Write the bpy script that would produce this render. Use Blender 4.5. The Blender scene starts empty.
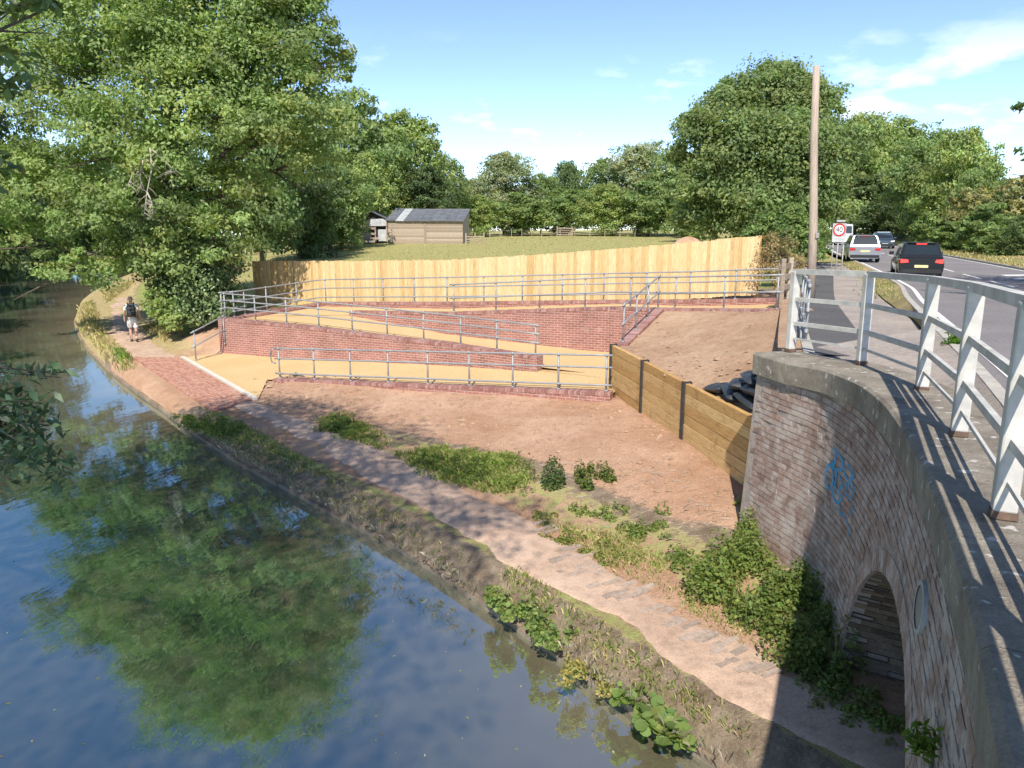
import bpy, bmesh, math, random
import numpy as np
from mathutils import Vector, Matrix

# ------------------------------------------------------------------ camera, sky, sun, exposure
SC = bpy.context.scene
EYE, PITCH, FPX = 4.7, math.radians(12.0), 770.0
cam = bpy.data.cameras.new('camera'); cam.sensor_width = 36.0; cam.lens = FPX / 1024 * 36
cam.clip_start = 0.05; cam.clip_end = 3000
camo = bpy.data.objects.new('camera', cam); SC.collection.objects.link(camo)
camo.location = (0, 0, EYE); camo.rotation_euler = (math.radians(90) - PITCH, 0, 0)
SC.camera = camo
SUN_EL, SUN_AZ = math.radians(47), math.radians(7)      # light travels towards +Y, slightly +X
world = bpy.data.worlds.new('World'); SC.world = world; world.use_nodes = True
wn, wl = world.node_tree.nodes, world.node_tree.links
wn.clear()
w_out = wn.new('ShaderNodeOutputWorld'); w_bg = wn.new('ShaderNodeBackground'); w_bg.inputs[1].default_value = 0.145
w_sky = wn.new('ShaderNodeTexSky'); w_sky.sky_type = 'NISHITA'; w_sky.sun_disc = False
w_sky.sun_elevation = SUN_EL; w_sky.sun_rotation = math.pi + SUN_AZ
w_sky.air_density = 0.68; w_sky.dust_density = 0.05; w_sky.ozone_density = 1.4; w_sky.altitude = 1500
# small fair-weather clouds, a thin broken layer all round the horizon
w_tc = wn.new('ShaderNodeTexCoord'); w_sep = wn.new('ShaderNodeSeparateXYZ'); wl.new(w_tc.outputs['Generated'], w_sep.inputs[0])
w_map = wn.new('ShaderNodeMapping'); w_map.inputs['Scale'].default_value = (6.0, 6.0, 17.0); w_map.inputs['Location'].default_value = (6.6, 2.2, 0.9)
wl.new(w_tc.outputs['Generated'], w_map.inputs[0])
w_noise = wn.new('ShaderNodeTexNoise'); w_noise.inputs['Scale'].default_value = 1.0; w_noise.inputs['Detail'].default_value = 7; w_noise.inputs['Roughness'].default_value = 0.55
wl.new(w_map.outputs[0], w_noise.inputs['Vector'])
w_ramp = wn.new('ShaderNodeValToRGB'); w_ramp.color_ramp.elements[0].position = 0.56; w_ramp.color_ramp.elements[1].position = 0.68
wl.new(w_noise.outputs['Fac'], w_ramp.inputs[0])
w_band = wn.new('ShaderNodeValToRGB')
for k, (p, v) in enumerate([(0.02, 0.3), (0.08, 1.0), (0.15, 0.85), (0.22, 0.0)]):
    e = w_band.color_ramp.elements[k] if k < 2 else w_band.color_ramp.elements.new(p)
    e.position = p; e.color = (v, v, v, 1)
wl.new(w_sep.outputs['Z'], w_band.inputs[0])
w_mul = wn.new('ShaderNodeMath'); w_mul.operation = 'MULTIPLY'; wl.new(w_ramp.outputs[0], w_mul.inputs[0]); wl.new(w_band.outputs[0], w_mul.inputs[1])
w_m2 = wn.new('ShaderNodeMath'); w_m2.operation = 'MULTIPLY'; w_m2.inputs[1].default_value = 0.8; wl.new(w_mul.outputs[0], w_m2.inputs[0])
w_mix = wn.new('ShaderNodeMix'); w_mix.data_type = 'RGBA'; wl.new(w_m2.outputs[0], w_mix.inputs['Factor'])
wl.new(w_sky.outputs[0], w_mix.inputs['A']); w_mix.inputs['B'].default_value = (6.2, 6.3, 6.6, 1)
wl.new(w_mix.outputs['Result'], w_bg.inputs[0]); wl.new(w_bg.outputs[0], w_out.inputs[0])
sun = bpy.data.lights.new('sun', 'SUN'); sun.energy = 3.7; sun.angle = math.radians(0.55); sun.color = (1.0, 0.93, 0.82)
suno = bpy.data.objects.new('sun', sun); SC.collection.objects.link(suno)
sd = Vector((math.sin(SUN_AZ) * math.cos(SUN_EL), math.cos(SUN_AZ) * math.cos(SUN_EL), -math.sin(SUN_EL)))
suno.rotation_euler = sd.to_track_quat('-Z', 'Y').to_euler()
SC.view_settings.view_transform = 'Standard'; SC.view_settings.look = 'None'
SC.view_settings.exposure = 0.84; SC.view_settings.gamma = 1.0; SC.view_settings.use_curve_mapping = False

# ------------------------------------------------------------------ helpers
COL = SC.collection
RNG = np.random.default_rng(7)
CP, SP = math.cos(PITCH), math.sin(PITCH)
def ray(px, py):
    a, b = (px - 512) / FPX, (384 - py) / FPX
    return a, CP + b * SP, -SP + b * CP
def P(px, py, z):                       # survey: where that sight line meets level z
    r = ray(px, py); k = (z - EYE) / r[2]; return Vector((r[0] * k, r[1] * k, z))
def Q(px, py, Y):                       # survey: the point of that sight line at distance Y
    r = ray(px, py); k = Y / r[1]; return Vector((r[0] * k, Y, EYE + r[2] * k))
def V(*a): return Vector(a)

def tag(o, label=None, cat=None, group=None, kind=None):
    if label: o['label'] = label
    if cat: o['category'] = cat
    if group: o['group'] = group
    if kind: o['kind'] = kind
    return o
def thing(name, label, cat, loc=(0, 0, 0), rz=0.0, group=None):
    o = bpy.data.objects.new(name, None); COL.objects.link(o); o.empty_display_size = 0.2
    o.location = loc; o.rotation_euler = (0, 0, rz)
    return tag(o, label, cat, group)
def link(name, me, parent=None, loc=None):
    o = bpy.data.objects.new(name, me); COL.objects.link(o)
    if parent is not None: o.parent = parent
    if loc is not None: o.location = loc
    return o

class MB:
    """collects geometry, builds one mesh object"""
    def __init__(s): s.v = []; s.f = []; s.uv = []; s.off = V(0, 0, 0)
    def add(s, vs, fs, uvs=None):
        n = len(s.v); s.v += [tuple(Vector(a) - s.off) for a in vs]; s.f += [tuple(i + n for i in f) for f in fs]
        s.uv += uvs if uvs else [(0, 0)] * len(vs)
        return s
    def box(s, c, d, rot=None, taper=1.0):
        c = Vector(c); hx, hy, hz = d[0] / 2, d[1] / 2, d[2] / 2
        vs = [V(x * hx * (taper if z > 0 else 1), y * hy * (taper if z > 0 else 1), z * hz) for z in (-1, 1) for y in (-1, 1) for x in (-1, 1)]
        if rot is not None: vs = [rot @ a for a in vs]
        return s.add([a + c for a in vs], [(0, 2, 3, 1), (4, 5, 7, 6), (0, 1, 5, 4), (2, 6, 7, 3), (0, 4, 6, 2), (1, 3, 7, 5)])
    def beam(s, a, b, w, h, up=(0, 0, 1)):
        a, b = Vector(a), Vector(b); d = (b - a); L = d.length
        if L < 1e-6: return s
        d.normalize(); u = Vector(up); x = d.cross(u)
        if x.length < 1e-4: x = d.cross(V(0, 1, 0))
        x.normalize(); z = x.cross(d)
        vs = [p + x * (i * w / 2) + z * (j * h / 2) for p in (a, b) for i, j in ((-1, -1), (1, -1), (1, 1), (-1, 1))]
        return s.add(vs, [(3, 2, 1, 0), (4, 5, 6, 7), (0, 1, 5, 4), (1, 2, 6, 5), (2, 3, 7, 6), (3, 0, 4, 7)])
    def tube(s, pts, radii, n=8, cap=True):
        pts = [Vector(p) for p in pts]
        if not hasattr(radii, '__len__'): radii = [radii] * len(pts)
        vs, fs = [], []; ref = V(0.31, 0.87, 0.2)
        for i, p in enumerate(pts):
            d = (pts[min(i + 1, len(pts) - 1)] - pts[max(i - 1, 0)]).normalized()
            x = d.cross(V(0, 0, 1) if abs(d.z) < 0.9 else V(0, 1, 0)).normalized(); y = d.cross(x)
            for k in range(n):
                a = 2 * math.pi * k / n; vs.append(p + (x * math.cos(a) + y * math.sin(a)) * radii[i])
        for i in range(len(pts) - 1):
            for k in range(n): fs.append((i * n + k, i * n + (k + 1) % n, (i + 1) * n + (k + 1) % n, (i + 1) * n + k))
        if cap: fs.append(tuple(range(n - 1, -1, -1))); fs.append(tuple((len(pts) - 1) * n + k for k in range(n)))
        return s.add(vs, fs)
    def cyl(s, a, b, r, n=12): return s.tube([a, b], r, n)
    def prism(s, poly, n):
        n = Vector(n); k = len(poly); a = [Vector(p) for p in poly]
        return s.add(a + [p + n for p in a], [tuple(range(k - 1, -1, -1)), tuple(range(k, 2 * k))] + [(i, (i + 1) % k, k + (i + 1) % k, k + i) for i in range(k)])
    def mesh(s, name, m=None, smooth=False):
        me = bpy.data.meshes.new(name); me.from_pydata(s.v, [], s.f)
        if any(u != (0, 0) for u in s.uv):
            l = me.uv_layers.new(name='UVMap')
            for lp in me.loops: l.data[lp.index].uv = s.uv[lp.vertex_index]
        if m: me.materials.append(m)
        if smooth:
            for p in me.polygons: p.use_smooth = True
        me.update(); return me
    def build(s, name, m=None, parent=None, smooth=False): return link(name, s.mesh(name, m, smooth), parent)

def np_mesh(name, verts, faces, m=None, col=None, smooth=False):
    """verts (N,3), faces (M,k) arrays"""
    me = bpy.data.meshes.new(name); N = len(verts); M, k = faces.shape
    me.vertices.add(N); me.vertices.foreach_set('co', np.asarray(verts, np.float32).ravel())
    me.loops.add(M * k); me.loops.foreach_set('vertex_index', faces.astype(np.int32).ravel())
    me.polygons.add(M); me.polygons.foreach_set('loop_start', np.arange(0, M * k, k, dtype=np.int32))
    if smooth: me.polygons.foreach_set('use_smooth', np.ones(M, bool))
    if col is not None:
        ca = me.color_attributes.new('col', 'FLOAT_COLOR', 'POINT')
        c4 = np.ones((N, 4), np.float32); c4[:, :3] = col; ca.data.foreach_set('color', c4.ravel())
    if m: me.materials.append(m)
    me.update(calc_edges=True); me.validate(); return me

def resample(poly, step=None, n=None):
    a = np.array([tuple(p) for p in poly], float); d = np.r_[0, np.cumsum(np.linalg.norm(np.diff(a, axis=0), axis=1))]
    if n is None: n = max(2, int(round(d[-1] / step)) + 1)
    t = np.linspace(0, d[-1], n)
    return np.stack([np.interp(t, d, a[:, i]) for i in range(a.shape[1])], 1)
def smoothline(poly, step, win=1.2):
    a = resample(poly, step=step)
    k = max(1, int(win / step))
    for _ in range(3):
        b = a.copy()
        for i in range(1, len(a) - 1):
            r = min(k, i, len(a) - 1 - i); b[i] = a[i - r:i + r + 1].mean(0)
        a = b
    return resample(a, step=step)
def offset(a, d):
    """offset a polyline (N,>=2) to its right by d metres"""
    a = np.asarray(a, float); t = np.gradient(a[:, :2], axis=0); t /= np.linalg.norm(t, axis=1)[:, None] + 1e-9
    o = a.copy(); o[:, 0] += t[:, 1] * d; o[:, 1] -= t[:, 0] * d
    return o
def ruled(name, A, B, nv, m, dz=0.0, noise=0.0, n=None, parent=None, smooth=True, pw=1.0):
    """sheet between two polylines"""
    n = n or max(len(A), len(B)); A, B = resample(A, n=n), resample(B, n=n)
    w = np.linspace(0, 1, nv + 1)
    v = A[:, None, :] * (1 - w)[None, :, None] + B[:, None, :] * w[None, :, None]
    if pw != 1.0: v[:, :, 2] = A[:, None, 2] + (B[:, 2] - A[:, 2])[:, None] * (w ** pw)[None, :]
    v = v.reshape(-1, 3); v[:, 2] += dz
    if noise: v[:, 2] += noise * lumps(v[:, 0], v[:, 1])
    i = np.arange(n - 1)[:, None] * (nv + 1) + np.arange(nv)[None, :]; i = i.ravel()
    f = np.stack([i, i + 1, i + nv + 2, i + nv + 1], 1)
    me = np_mesh(name, v, f, m, smooth=smooth)
    nrm = np.cross(v[f[0][1]] - v[f[0][0]], v[f[0][3]] - v[f[0][0]])
    if nrm[2] < 0: me.flip_normals()
    return link(name, me, parent)
def lumps(x, y):
    return (np.sin(1.7 * x + 0.6 * y + 1.1) * np.sin(1.3 * y - 0.8 * x) + 0.6 * np.sin(3.9 * x + 1.2 * np.sin(2.1 * y)) * np.sin(4.3 * y + 0.7)
            + 0.35 * np.sin(9.1 * x + 2.0 * np.sin(5.0 * y)) * np.sin(8.3 * y + np.sin(6.1 * x))) / 2
def sstep(x, a, b):
    t = np.clip((x - a) / (b - a), 0, 1); return t * t * (3 - 2 * t)
def inside(x, y, poly):
    c = np.zeros(np.shape(x), bool); n = len(poly)
    for i in range(n):
        x1, y1 = poly[i][:2]; x2, y2 = poly[(i + 1) % n][:2]
        if y1 == y2: continue
        k = ((y1 > y) != (y2 > y)) & (x < (x2 - x1) * (y - y1) / (y2 - y1) + x1); c ^= k
    return c

# ------------------------------------------------------------------ materials
def nodes(name):
    m = bpy.data.materials.new(name); m.use_nodes = True; nt = m.node_tree
    return m, nt.nodes, nt.links, nt.nodes['Principled BSDF']
def c4(c): return (c[0], c[1], c[2], 1)
def add_bump(n, l, b, src, strength, dist=0.02):
    bp = n.new('ShaderNodeBump'); bp.inputs['Strength'].default_value = strength; bp.inputs['Distance'].default_value = dist
    l.new(src, bp.inputs['Height']); l.new(bp.outputs[0], b.inputs['Normal']); return bp
def noise_node(n, l, scale, detail=5, rough=0.6, coord='Object', dist=0.0):
    tc = n.new('ShaderNodeTexCoord'); t = n.new('ShaderNodeTexNoise'); t.inputs['Scale'].default_value = scale
    t.inputs['Detail'].default_value = detail; t.inputs['Roughness'].default_value = rough; t.inputs['Distortion'].default_value = dist
    l.new(tc.outputs[coord], t.inputs['Vector']); return t
def ramp(n, l, src, stops):
    r = n.new('ShaderNodeValToRGB'); e = r.color_ramp.elements
    for k, (p, c) in enumerate(stops):
        x = e[k] if k < 2 else e.new(p)
        x.position = p; x.color = c4(c)
    l.new(src, r.inputs[0]); return r
def mixc(n, l, fac, a, b, mode='MIX'):
    x = n.new('ShaderNodeMix'); x.data_type = 'RGBA'; x.blend_type = mode
    for s, key in ((fac, 'Factor'), (a, 'A'), (b, 'B')):
        if isinstance(s, (int, float)): x.inputs[key].default_value = s
        elif isinstance(s, tuple): x.inputs[key].default_value = c4(s)
        else: l.new(s, x.inputs[key])
    return x.outputs['Result']
def mat(name, col, rough=0.7, var=0.25, scale=4.0, bump=0.3, dist=0.01, metal=0.0, spec=0.4, detail=6):
    m, n, l, b = nodes(name)
    t = noise_node(n, l, scale, detail, 0.65)
    r = ramp(n, l, t.outputs['Fac'], [(0.3, tuple(c * (1 - var) for c in col)), (0.7, tuple(min(1, c * (1 + var)) for c in col))])
    l.new(r.outputs[0], b.inputs['Base Color'])
    b.inputs['Roughness'].default_value = rough; b.inputs['Metallic'].default_value = metal; b.inputs['Specular IOR Level'].default_value = spec
    if bump:
        t2 = noise_node(n, l, scale * 6, 6, 0.7); add_bump(n, l, b, t2.outputs['Fac'], bump, dist)
    return m
def ground_mat(name, cols, s1=0.6, s2=9.0, bump=0.6, dist=0.03, fleck=None):
    """loose earth / worn surfaces: broad patches, grain and pebbles"""
    m, n, l, b = nodes(name)
    a = noise_node(n, l, s1, 6, 0.6, dist=0.4); g = noise_node(n, l, s2, 8, 0.75); f = noise_node(n, l, s2 * 9, 4, 0.7)
    r1 = ramp(n, l, a.outputs['Fac'], [(0.32, cols[0]), (0.68, cols[1])])
    r2 = ramp(n, l, g.outputs['Fac'], [(0.25, (0.62, 0.62, 0.62)), (0.5, (1, 1, 1)), (0.78, (1.25, 1.22, 1.2))])
    c = mixc(n, l, 1.0, r1.outputs[0], r2.outputs[0], 'MULTIPLY')
    r3 = ramp(n, l, f.outputs['Fac'], [(0.3, (0.7, 0.7, 0.7)), (0.62, (1.12, 1.12, 1.12))])
    c = mixc(n, l, 0.8, c, r3.outputs[0], 'MULTIPLY')
    if fleck:
        v = noise_node(n, l, fleck[1], 2, 0.5); rr = ramp(n, l, v.outputs['Fac'], [(fleck[2], (0, 0, 0)), (fleck[2] + 0.04, (1, 1, 1))])
        c = mixc(n, l, rr.outputs[0], c, fleck[0])
    l.new(c, b.inputs['Base Color']); b.inputs['Roughness'].default_value = 0.95; b.inputs['Specular IOR Level'].default_value = 0.15
    ad = n.new('ShaderNodeMath'); ad.operation = 'ADD'; l.new(g.outputs['Fac'], ad.inputs[0]); l.new(f.outputs['Fac'], ad.inputs[1])
    add_bump(n, l, b, ad.outputs[0], bump, dist)
    return m
def leaf_mat(name, trans=0.35, rough=0.55, hue=(1, 1, 1)):
    m, n, l, b = nodes(name)
    at = n.new('ShaderNodeAttribute'); at.attribute_name = 'col'
    c = mixc(n, l, 1.0, at.outputs['Color'], tuple(hue), 'MULTIPLY')
    l.new(c, b.inputs['Base Color']); b.inputs['Roughness'].default_value = rough; b.inputs['Specular IOR Level'].default_value = 0.35
    tr = n.new('ShaderNodeBsdfTranslucent'); c2 = mixc(n, l, 1.0, c, (1.08, 1.2, 0.55), 'MULTIPLY'); l.new(c2, tr.inputs[0])
    mx = n.new('ShaderNodeMixShader'); mx.inputs[0].default_value = trans
    l.new(b.outputs[0], mx.inputs[1]); l.new(tr.outputs[0], mx.inputs[2]); l.new(mx.outputs[0], n['Material Output'].inputs[0])
    return m
def brick_uv_mat(name, c1, c2, mortar, bw=0.225, rh=0.075, soot=0.25):
    """fine brickwork seen from afar, on wall metres"""
    m, n, l, b = nodes(name)
    uv = n.new('ShaderNodeUVMap'); br = n.new('ShaderNodeTexBrick'); l.new(uv.outputs[0], br.inputs['Vector'])
    br.inputs['Scale'].default_value = 1.0; br.inputs['Brick Width'].default_value = bw; br.inputs['Row Height'].default_value = rh
    br.inputs['Mortar Size'].default_value = 0.0075; br.inputs['Mortar Smooth'].default_value = 0.15; br.inputs['Bias'].default_value = -0.1
    br.inputs['Color1'].default_value = c4(c1); br.inputs['Color2'].default_value = c4(c2); br.inputs['Mortar'].default_value = c4(mortar)
    a = noise_node(n, l, 0.9, 6, 0.65); r = ramp(n, l, a.outputs['Fac'], [(0.3, (1 - soot,) * 3), (0.65, (1.1, 1.08, 1.06))])
    c = mixc(n, l, 1.0, br.outputs['Color'], r.outputs[0], 'MULTIPLY')
    e = noise_node(n, l, 2.3, 7, 0.7); er = ramp(n, l, e.outputs['Fac'], [(0.58, (0, 0, 0)), (0.75, (0.45, 0.45, 0.45))])
    c = mixc(n, l, er.outputs[0], c, (0.62, 0.5, 0.45))
    l.new(c, b.inputs['Base Color']); b.inputs['Roughness'].default_value = 0.9; b.inputs['Specular IOR Level'].default_value = 0.2
    iv = n.new('ShaderNodeMath'); iv.operation = 'SUBTRACT'; iv.inputs[0].default_value = 1.0; l.new(br.outputs['Fac'], iv.inputs[1])
    add_bump(n, l, b, iv.outputs[0], 0.8, 0.008)
    return m
def piece_mat(name, stops, rough=0.85, scale=14.0, grain=None, spec=0.25, bump=0.5, dist=0.006, stain=None):
    """loose pieces: every piece takes its own tone"""
    m, n, l, b = nodes(name)
    oi = n.new('ShaderNodeObjectInfo'); ge = n.new('ShaderNodeNewGeometry')
    ad = n.new('ShaderNodeMath'); ad.operation = 'ADD'; l.new(oi.outputs['Random'], ad.inputs[0]); l.new(ge.outputs['Random Per Island'], ad.inputs[1])
    fr = n.new('ShaderNodeMath'); fr.operation = 'FRACT'; l.new(ad.outputs[0], fr.inputs[0])
    r = ramp(n, l, fr.outputs[0], stops)
    tc = n.new('ShaderNodeTexCoord'); vm = n.new('ShaderNodeVectorMath'); vm.operation = 'ADD'
    cb = n.new('ShaderNodeCombineXYZ'); ml = n.new('ShaderNodeMath'); ml.operation = 'MULTIPLY'; ml.inputs[1].default_value = 37.0
    l.new(fr.outputs[0], ml.inputs[0]); l.new(ml.outputs[0], cb.inputs[0]); l.new(ml.outputs[0], cb.inputs[2])
    l.new(tc.outputs['Object'], vm.inputs[0]); l.new(cb.outputs[0], vm.inputs[1])
    mp = n.new('ShaderNodeMapping'); l.new(vm.outputs[0], mp.inputs[0])
    if grain: mp.inputs['Scale'].default_value = grain
    t = n.new('ShaderNodeTexNoise'); t.inputs['Scale'].default_value = scale; t.inputs['Detail'].default_value = 7; t.inputs['Roughness'].default_value = 0.68; t.inputs['Distortion'].default_value = 0.5
    l.new(mp.outputs[0], t.inputs['Vector'])
    g = ramp(n, l, t.outputs['Fac'], [(0.3, (0.62, 0.6, 0.58)), (0.55, (1, 1, 1)), (0.75, (1.2, 1.2, 1.2))])
    c = mixc(n, l, 1.0, r.outputs[0], g.outputs[0], 'MULTIPLY')
    if stain:
        t3 = n.new('ShaderNodeTexNoise'); t3.inputs['Scale'].default_value = stain[1]; t3.inputs['Detail'].default_value = 7; t3.inputs['Roughness'].default_value = 0.72; l.new(ge.outputs['Position'], t3.inputs['Vector']); r3 = ramp(n, l, t3.outputs['Fac'], [(stain[2], (0, 0, 0)), (stain[2] + 0.14, (0.75, 0.75, 0.75))])
        c = mixc(n, l, r3.outputs[0], c, stain[0])
    l.new(c, b.inputs['Base Color']); b.inputs['Roughness'].default_value = rough; b.inputs['Specular IOR Level'].default_value = spec
    add_bump(n, l, b, t.outputs['Fac'], bump, dist)
    return m

M = {}
M['soil'] = ground_mat('soil', [(0.48, 0.3, 0.19), (0.64, 0.44, 0.295)], 0.8, 7.0, 0.8, 0.05)
M['path'] = ground_mat('path_earth', [(0.47, 0.325, 0.24), (0.6, 0.44, 0.335)], 0.9, 6.0, 0.5, 0.02)
M['resin'] = ground_mat('buff_gravel', [(0.58, 0.405, 0.2), (0.66, 0.47, 0.25)], 0.5, 20.0, 0.3, 0.01)
M['asphalt'] = ground_mat('asphalt', [(0.2, 0.185, 0.185), (0.26, 0.24, 0.235)], 0.35, 16.0, 0.5, 0.01)
M['tarmac_new'] = ground_mat('new_tarmac', [(0.1, 0.098, 0.1), (0.135, 0.13, 0.13)], 0.5, 18.0, 0.5, 0.01)
M['pavement'] = ground_mat('old_pavement', [(0.3, 0.26, 0.235), (0.42, 0.36, 0.31)], 0.8, 10.0, 0.5, 0.015)
M['kerb'] = mat('kerb_concrete', (0.42, 0.39, 0.34), 0.9, 0.25, 6, 0.5, 0.01)
M['mortar'] = ground_mat('old_mortar', [(0.3, 0.25, 0.215), (0.48, 0.41, 0.365)], 1.2, 10.0, 0.8, 0.02)
M['old_brick'] = piece_mat('old_brick', [(0.0, (0.25, 0.165, 0.13)), (0.3, (0.34, 0.23, 0.185)), (0.6, (0.39, 0.28, 0.235)), (0.85, (0.31, 0.22, 0.185)), (1.0, (0.43, 0.33, 0.285))], 0.92, 16, stain=((0.5, 0.44, 0.4), 4.2, 0.46))
M['barrel_brick'] = piece_mat('shaded_barrel_brick', [(0.0, (0.1, 0.075, 0.055)), (0.5, (0.17, 0.125, 0.09)), (1.0, (0.22, 0.165, 0.12))], 0.92, 16, stain=((0.3, 0.25, 0.2), 2.6, 0.62))  # darker than the face brick: the shade inside the arch put into its colour
M['coping'] = ground_mat('weathered_coping', [(0.22, 0.19, 0.155), (0.4, 0.355, 0.29)], 1.6, 7.0, 0.8, 0.025, fleck=((0.6, 0.57, 0.52), 9.0, 0.65))
M['ramp_brick'] = brick_uv_mat('ramp_brickwork', (0.36, 0.165, 0.135), (0.27, 0.118, 0.1), (0.52, 0.42, 0.37), soot=0.25)
M['coping_brick'] = piece_mat('coping_brick', [(0.0, (0.27, 0.135, 0.12)), (0.5, (0.37, 0.2, 0.175)), (1.0, (0.45, 0.28, 0.25))], 0.85, 20)
M['paver'] = piece_mat('red_paver', [(0.0, (0.4, 0.19, 0.14)), (0.5, (0.5, 0.26, 0.19)), (1.0, (0.54, 0.33, 0.25))], 0.9, 12)
M['blue_brick'] = piece_mat('blue_engineering_brick', [(0.0, (0.34, 0.27, 0.22)), (1.0, (0.46, 0.36, 0.295))], 0.8, 16)
M['galv'] = mat('galvanised_steel', (0.31, 0.32, 0.33), 0.55, 0.16, 8, 0.1, 0.002, metal=0.3, spec=0.5)
M['rail_paint'] = mat('weathered_white_paint', (0.5, 0.485, 0.45), 0.65, 0.26, 4, 0.4, 0.004)
M['rust'] = mat('rusty_steel', (0.13, 0.085, 0.06), 0.9, 0.4, 12, 0.5, 0.004)
M['fence_board'] = piece_mat('larch_board', [(0.0, (0.54, 0.36, 0.16)), (0.35, (0.68, 0.49, 0.25)), (0.7, (0.76, 0.57, 0.32)), (1.0, (0.6, 0.42, 0.2))], 0.8, 5, (8, 8, 0.7), bump=0.3, stain=((0.5, 0.3, 0.11), 1.6, 0.62))
M['sleeper'] = piece_mat('pine_sleeper', [(0.0, (0.52, 0.31, 0.12)), (0.5, (0.62, 0.4, 0.17)), (1.0, (0.68, 0.46, 0.21))], 0.75, 5, (9, 0.8, 9), bump=0.4, stain=((0.27, 0.14, 0.05), 2.2, 0.55))
M['black_steel'] = mat('dark_steel', (0.05, 0.05, 0.052), 0.6, 0.3, 8, 0.2, 0.003, spec=0.4)
M['bag'] = mat('black_polythene', (0.032, 0.037, 0.043), 0.38, 0.3, 9, 0.5, 0.02, spec=0.6)
M['bark'] = mat('bark', (0.13, 0.1, 0.075), 0.95, 0.35, 7, 0.9, 0.04)
M['dead_wood'] = mat('dead_branch', (0.42, 0.37, 0.31), 0.95, 0.25, 9, 0.6, 0.01)
M['pole'] = piece_mat('pole_wood', [(0.0, (0.42, 0.34, 0.275)), (1.0, (0.46, 0.375, 0.3))], 0.9, 5, (9, 9, 0.5))
M['grey_wood'] = piece_mat('weathered_timber', [(0.0, (0.3, 0.24, 0.185)), (0.5, (0.4, 0.325, 0.25)), (1.0, (0.5, 0.42, 0.33))], 0.9, 5, (1, 6, 8))
M['roof_felt'] = mat('roof_felt', (0.12, 0.13, 0.145), 0.85, 0.35, 1.5, 0.4, 0.02)
M['tin'] = mat('weathered_tin', (0.48, 0.49, 0.5), 0.6, 0.25, 2, 0.2, 0.01, metal=0.2)
M['leaf'] = leaf_mat('leaves', 0.5)
M['leaf_gloss'] = leaf_mat('glossy_leaves', 0.22, 0.38)
M['grass'] = leaf_mat('grass_blades', 0.3, 0.7)
M['stone'] = ground_mat('edging_stone', [(0.2, 0.155, 0.115), (0.36, 0.28, 0.21)], 1.2, 8.0, 0.6, 0.02)

# ------------------------------------------------------------------ plan lines (metres)
WATER = -0.4
edge_px = [(720, 768), (690, 748), (640, 715), (575, 665), (480, 600), (410, 552), (330, 512), (255, 472), (200, 437), (165, 410), (130, 387), (105, 367), (85, 345), (75, 325), (82, 305), (100, 290), (130, 277)]
edge = [(9.0, -7.0), (6.6, -1.0), (4.1, 3.6)] + [tuple(P(a, b, WATER))[:2] for a, b in edge_px] + [(-39.5, 88), (-43, 104), (-46, 130), (-50, 190)]
EDGE = smoothline(edge, 0.3)                                   # towpath-side water edge
far_edge = [(2, -14), (-2, -6), (-7, 2), (-12, 10), (-18, 18), (-24.5, 27), (-31, 38), (-37, 49), (-42, 60), (-45.0, 72), (-47.5, 87), (-51, 104), (-55, 130), (-60, 190)]
FAR = smoothline(far_edge, 1.0)
path_l = [(2.9, 5.4), (2.3, 6.4)] + [tuple(P(a, b, 0))[:2] for a, b in [(700, 690), (600, 622), (500, 560), (400, 500), (320, 450), (250, 412), (180, 385), (130, 360), (108, 333), (110, 305), (128, 290), (138, 282)]]
path_r = [(4.6, 4.9), (3.75, 6.1)] + [tuple(P(a, b, 0))[:2] for a, b in [(800, 685), (700, 620), (600, 560), (500, 505), (400, 455), (300, 420), (250, 400), (200, 370), (165, 350), (147, 325), (142, 300), (146, 290), (152, 282)]]

# ramp walls, top of coping
W1 = [P(276, 378, 0.12), V(*P(612, 391.2, 0.6))]
W2 = [Q(221, 317.5, 27.3), Q(300, 325, 25.9), Q(450, 343, 23.4), Q(540, 356, 21.5)]
W3 = [Q(352, 310.5, 28.6), Q(450, 312, 26.1), Q(615, 306.5, 24.2), Q(660, 308, 23.2), Q(782, 309, 20.9)]
W4 = [Q(231, 317.5, 27.6), Q(322, 302, 31.3), Q(450, 302, 28.3), Q(615, 300, 26.2), Q(700, 299.5, 24.9), Q(788, 298, 23.4)]
S_TOP = 1.63
SL = [P(613.5, 345, S_TOP), P(645, 361, S_TOP), P(687, 383, S_TOP), V(3.98, 11.35, S_TOP)]      # sleeper wall posts
W5 = [SL[0] + V(0.22, 0.12, 0.02), W3[3] + V(-0.05, -0.12, 0.03)]

KERB = np.array([(-4.4, -12, 3.0), (0.4, -1.8, 3.0), (2.6, 2.6, 3.0), (4.8, 7.25, 2.98), (7.7, 14.1, 2.85), (10.2, 19.8, 2.68), (13, 25.7, 2.5), (17, 36, 2.28), (20.8, 47, 2.2), (25.5, 62, 2.15), (31, 78, 2.1), (37, 95, 2.1), (42, 115, 2.1), (46, 150, 2.1)])
KERB = smoothline(KERB, 0.5)
ROADW = 7.3
WALLP = smoothline([(-3.2, -9.5, 3.22), (-1.3, -5, 3.22), (0.55, 0, 3.22), (1.43, 1.86, 3.2), (1.84, 2.67, 3.2), (2.32, 3.75, 3.17), (2.72, 4.7, 3.13), (3.16, 5.84, 3.08), (3.57, 7.02, 3.03), (3.84, 8.14, 2.98), (3.91, 9.26, 2.92), (3.68, 10.03, 2.87)], 0.1, 0.3)   # outer face of bridge wall, coping top
FOOT_L = np.array([(4.35, 10.9, 2.82), (4.95, 12.7, 2.78), (7.8, 20.8, 2.6), (9.9, 26, 2.42), (14.0, 36, 2.22), (18.0, 48, 2.14)])
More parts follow.
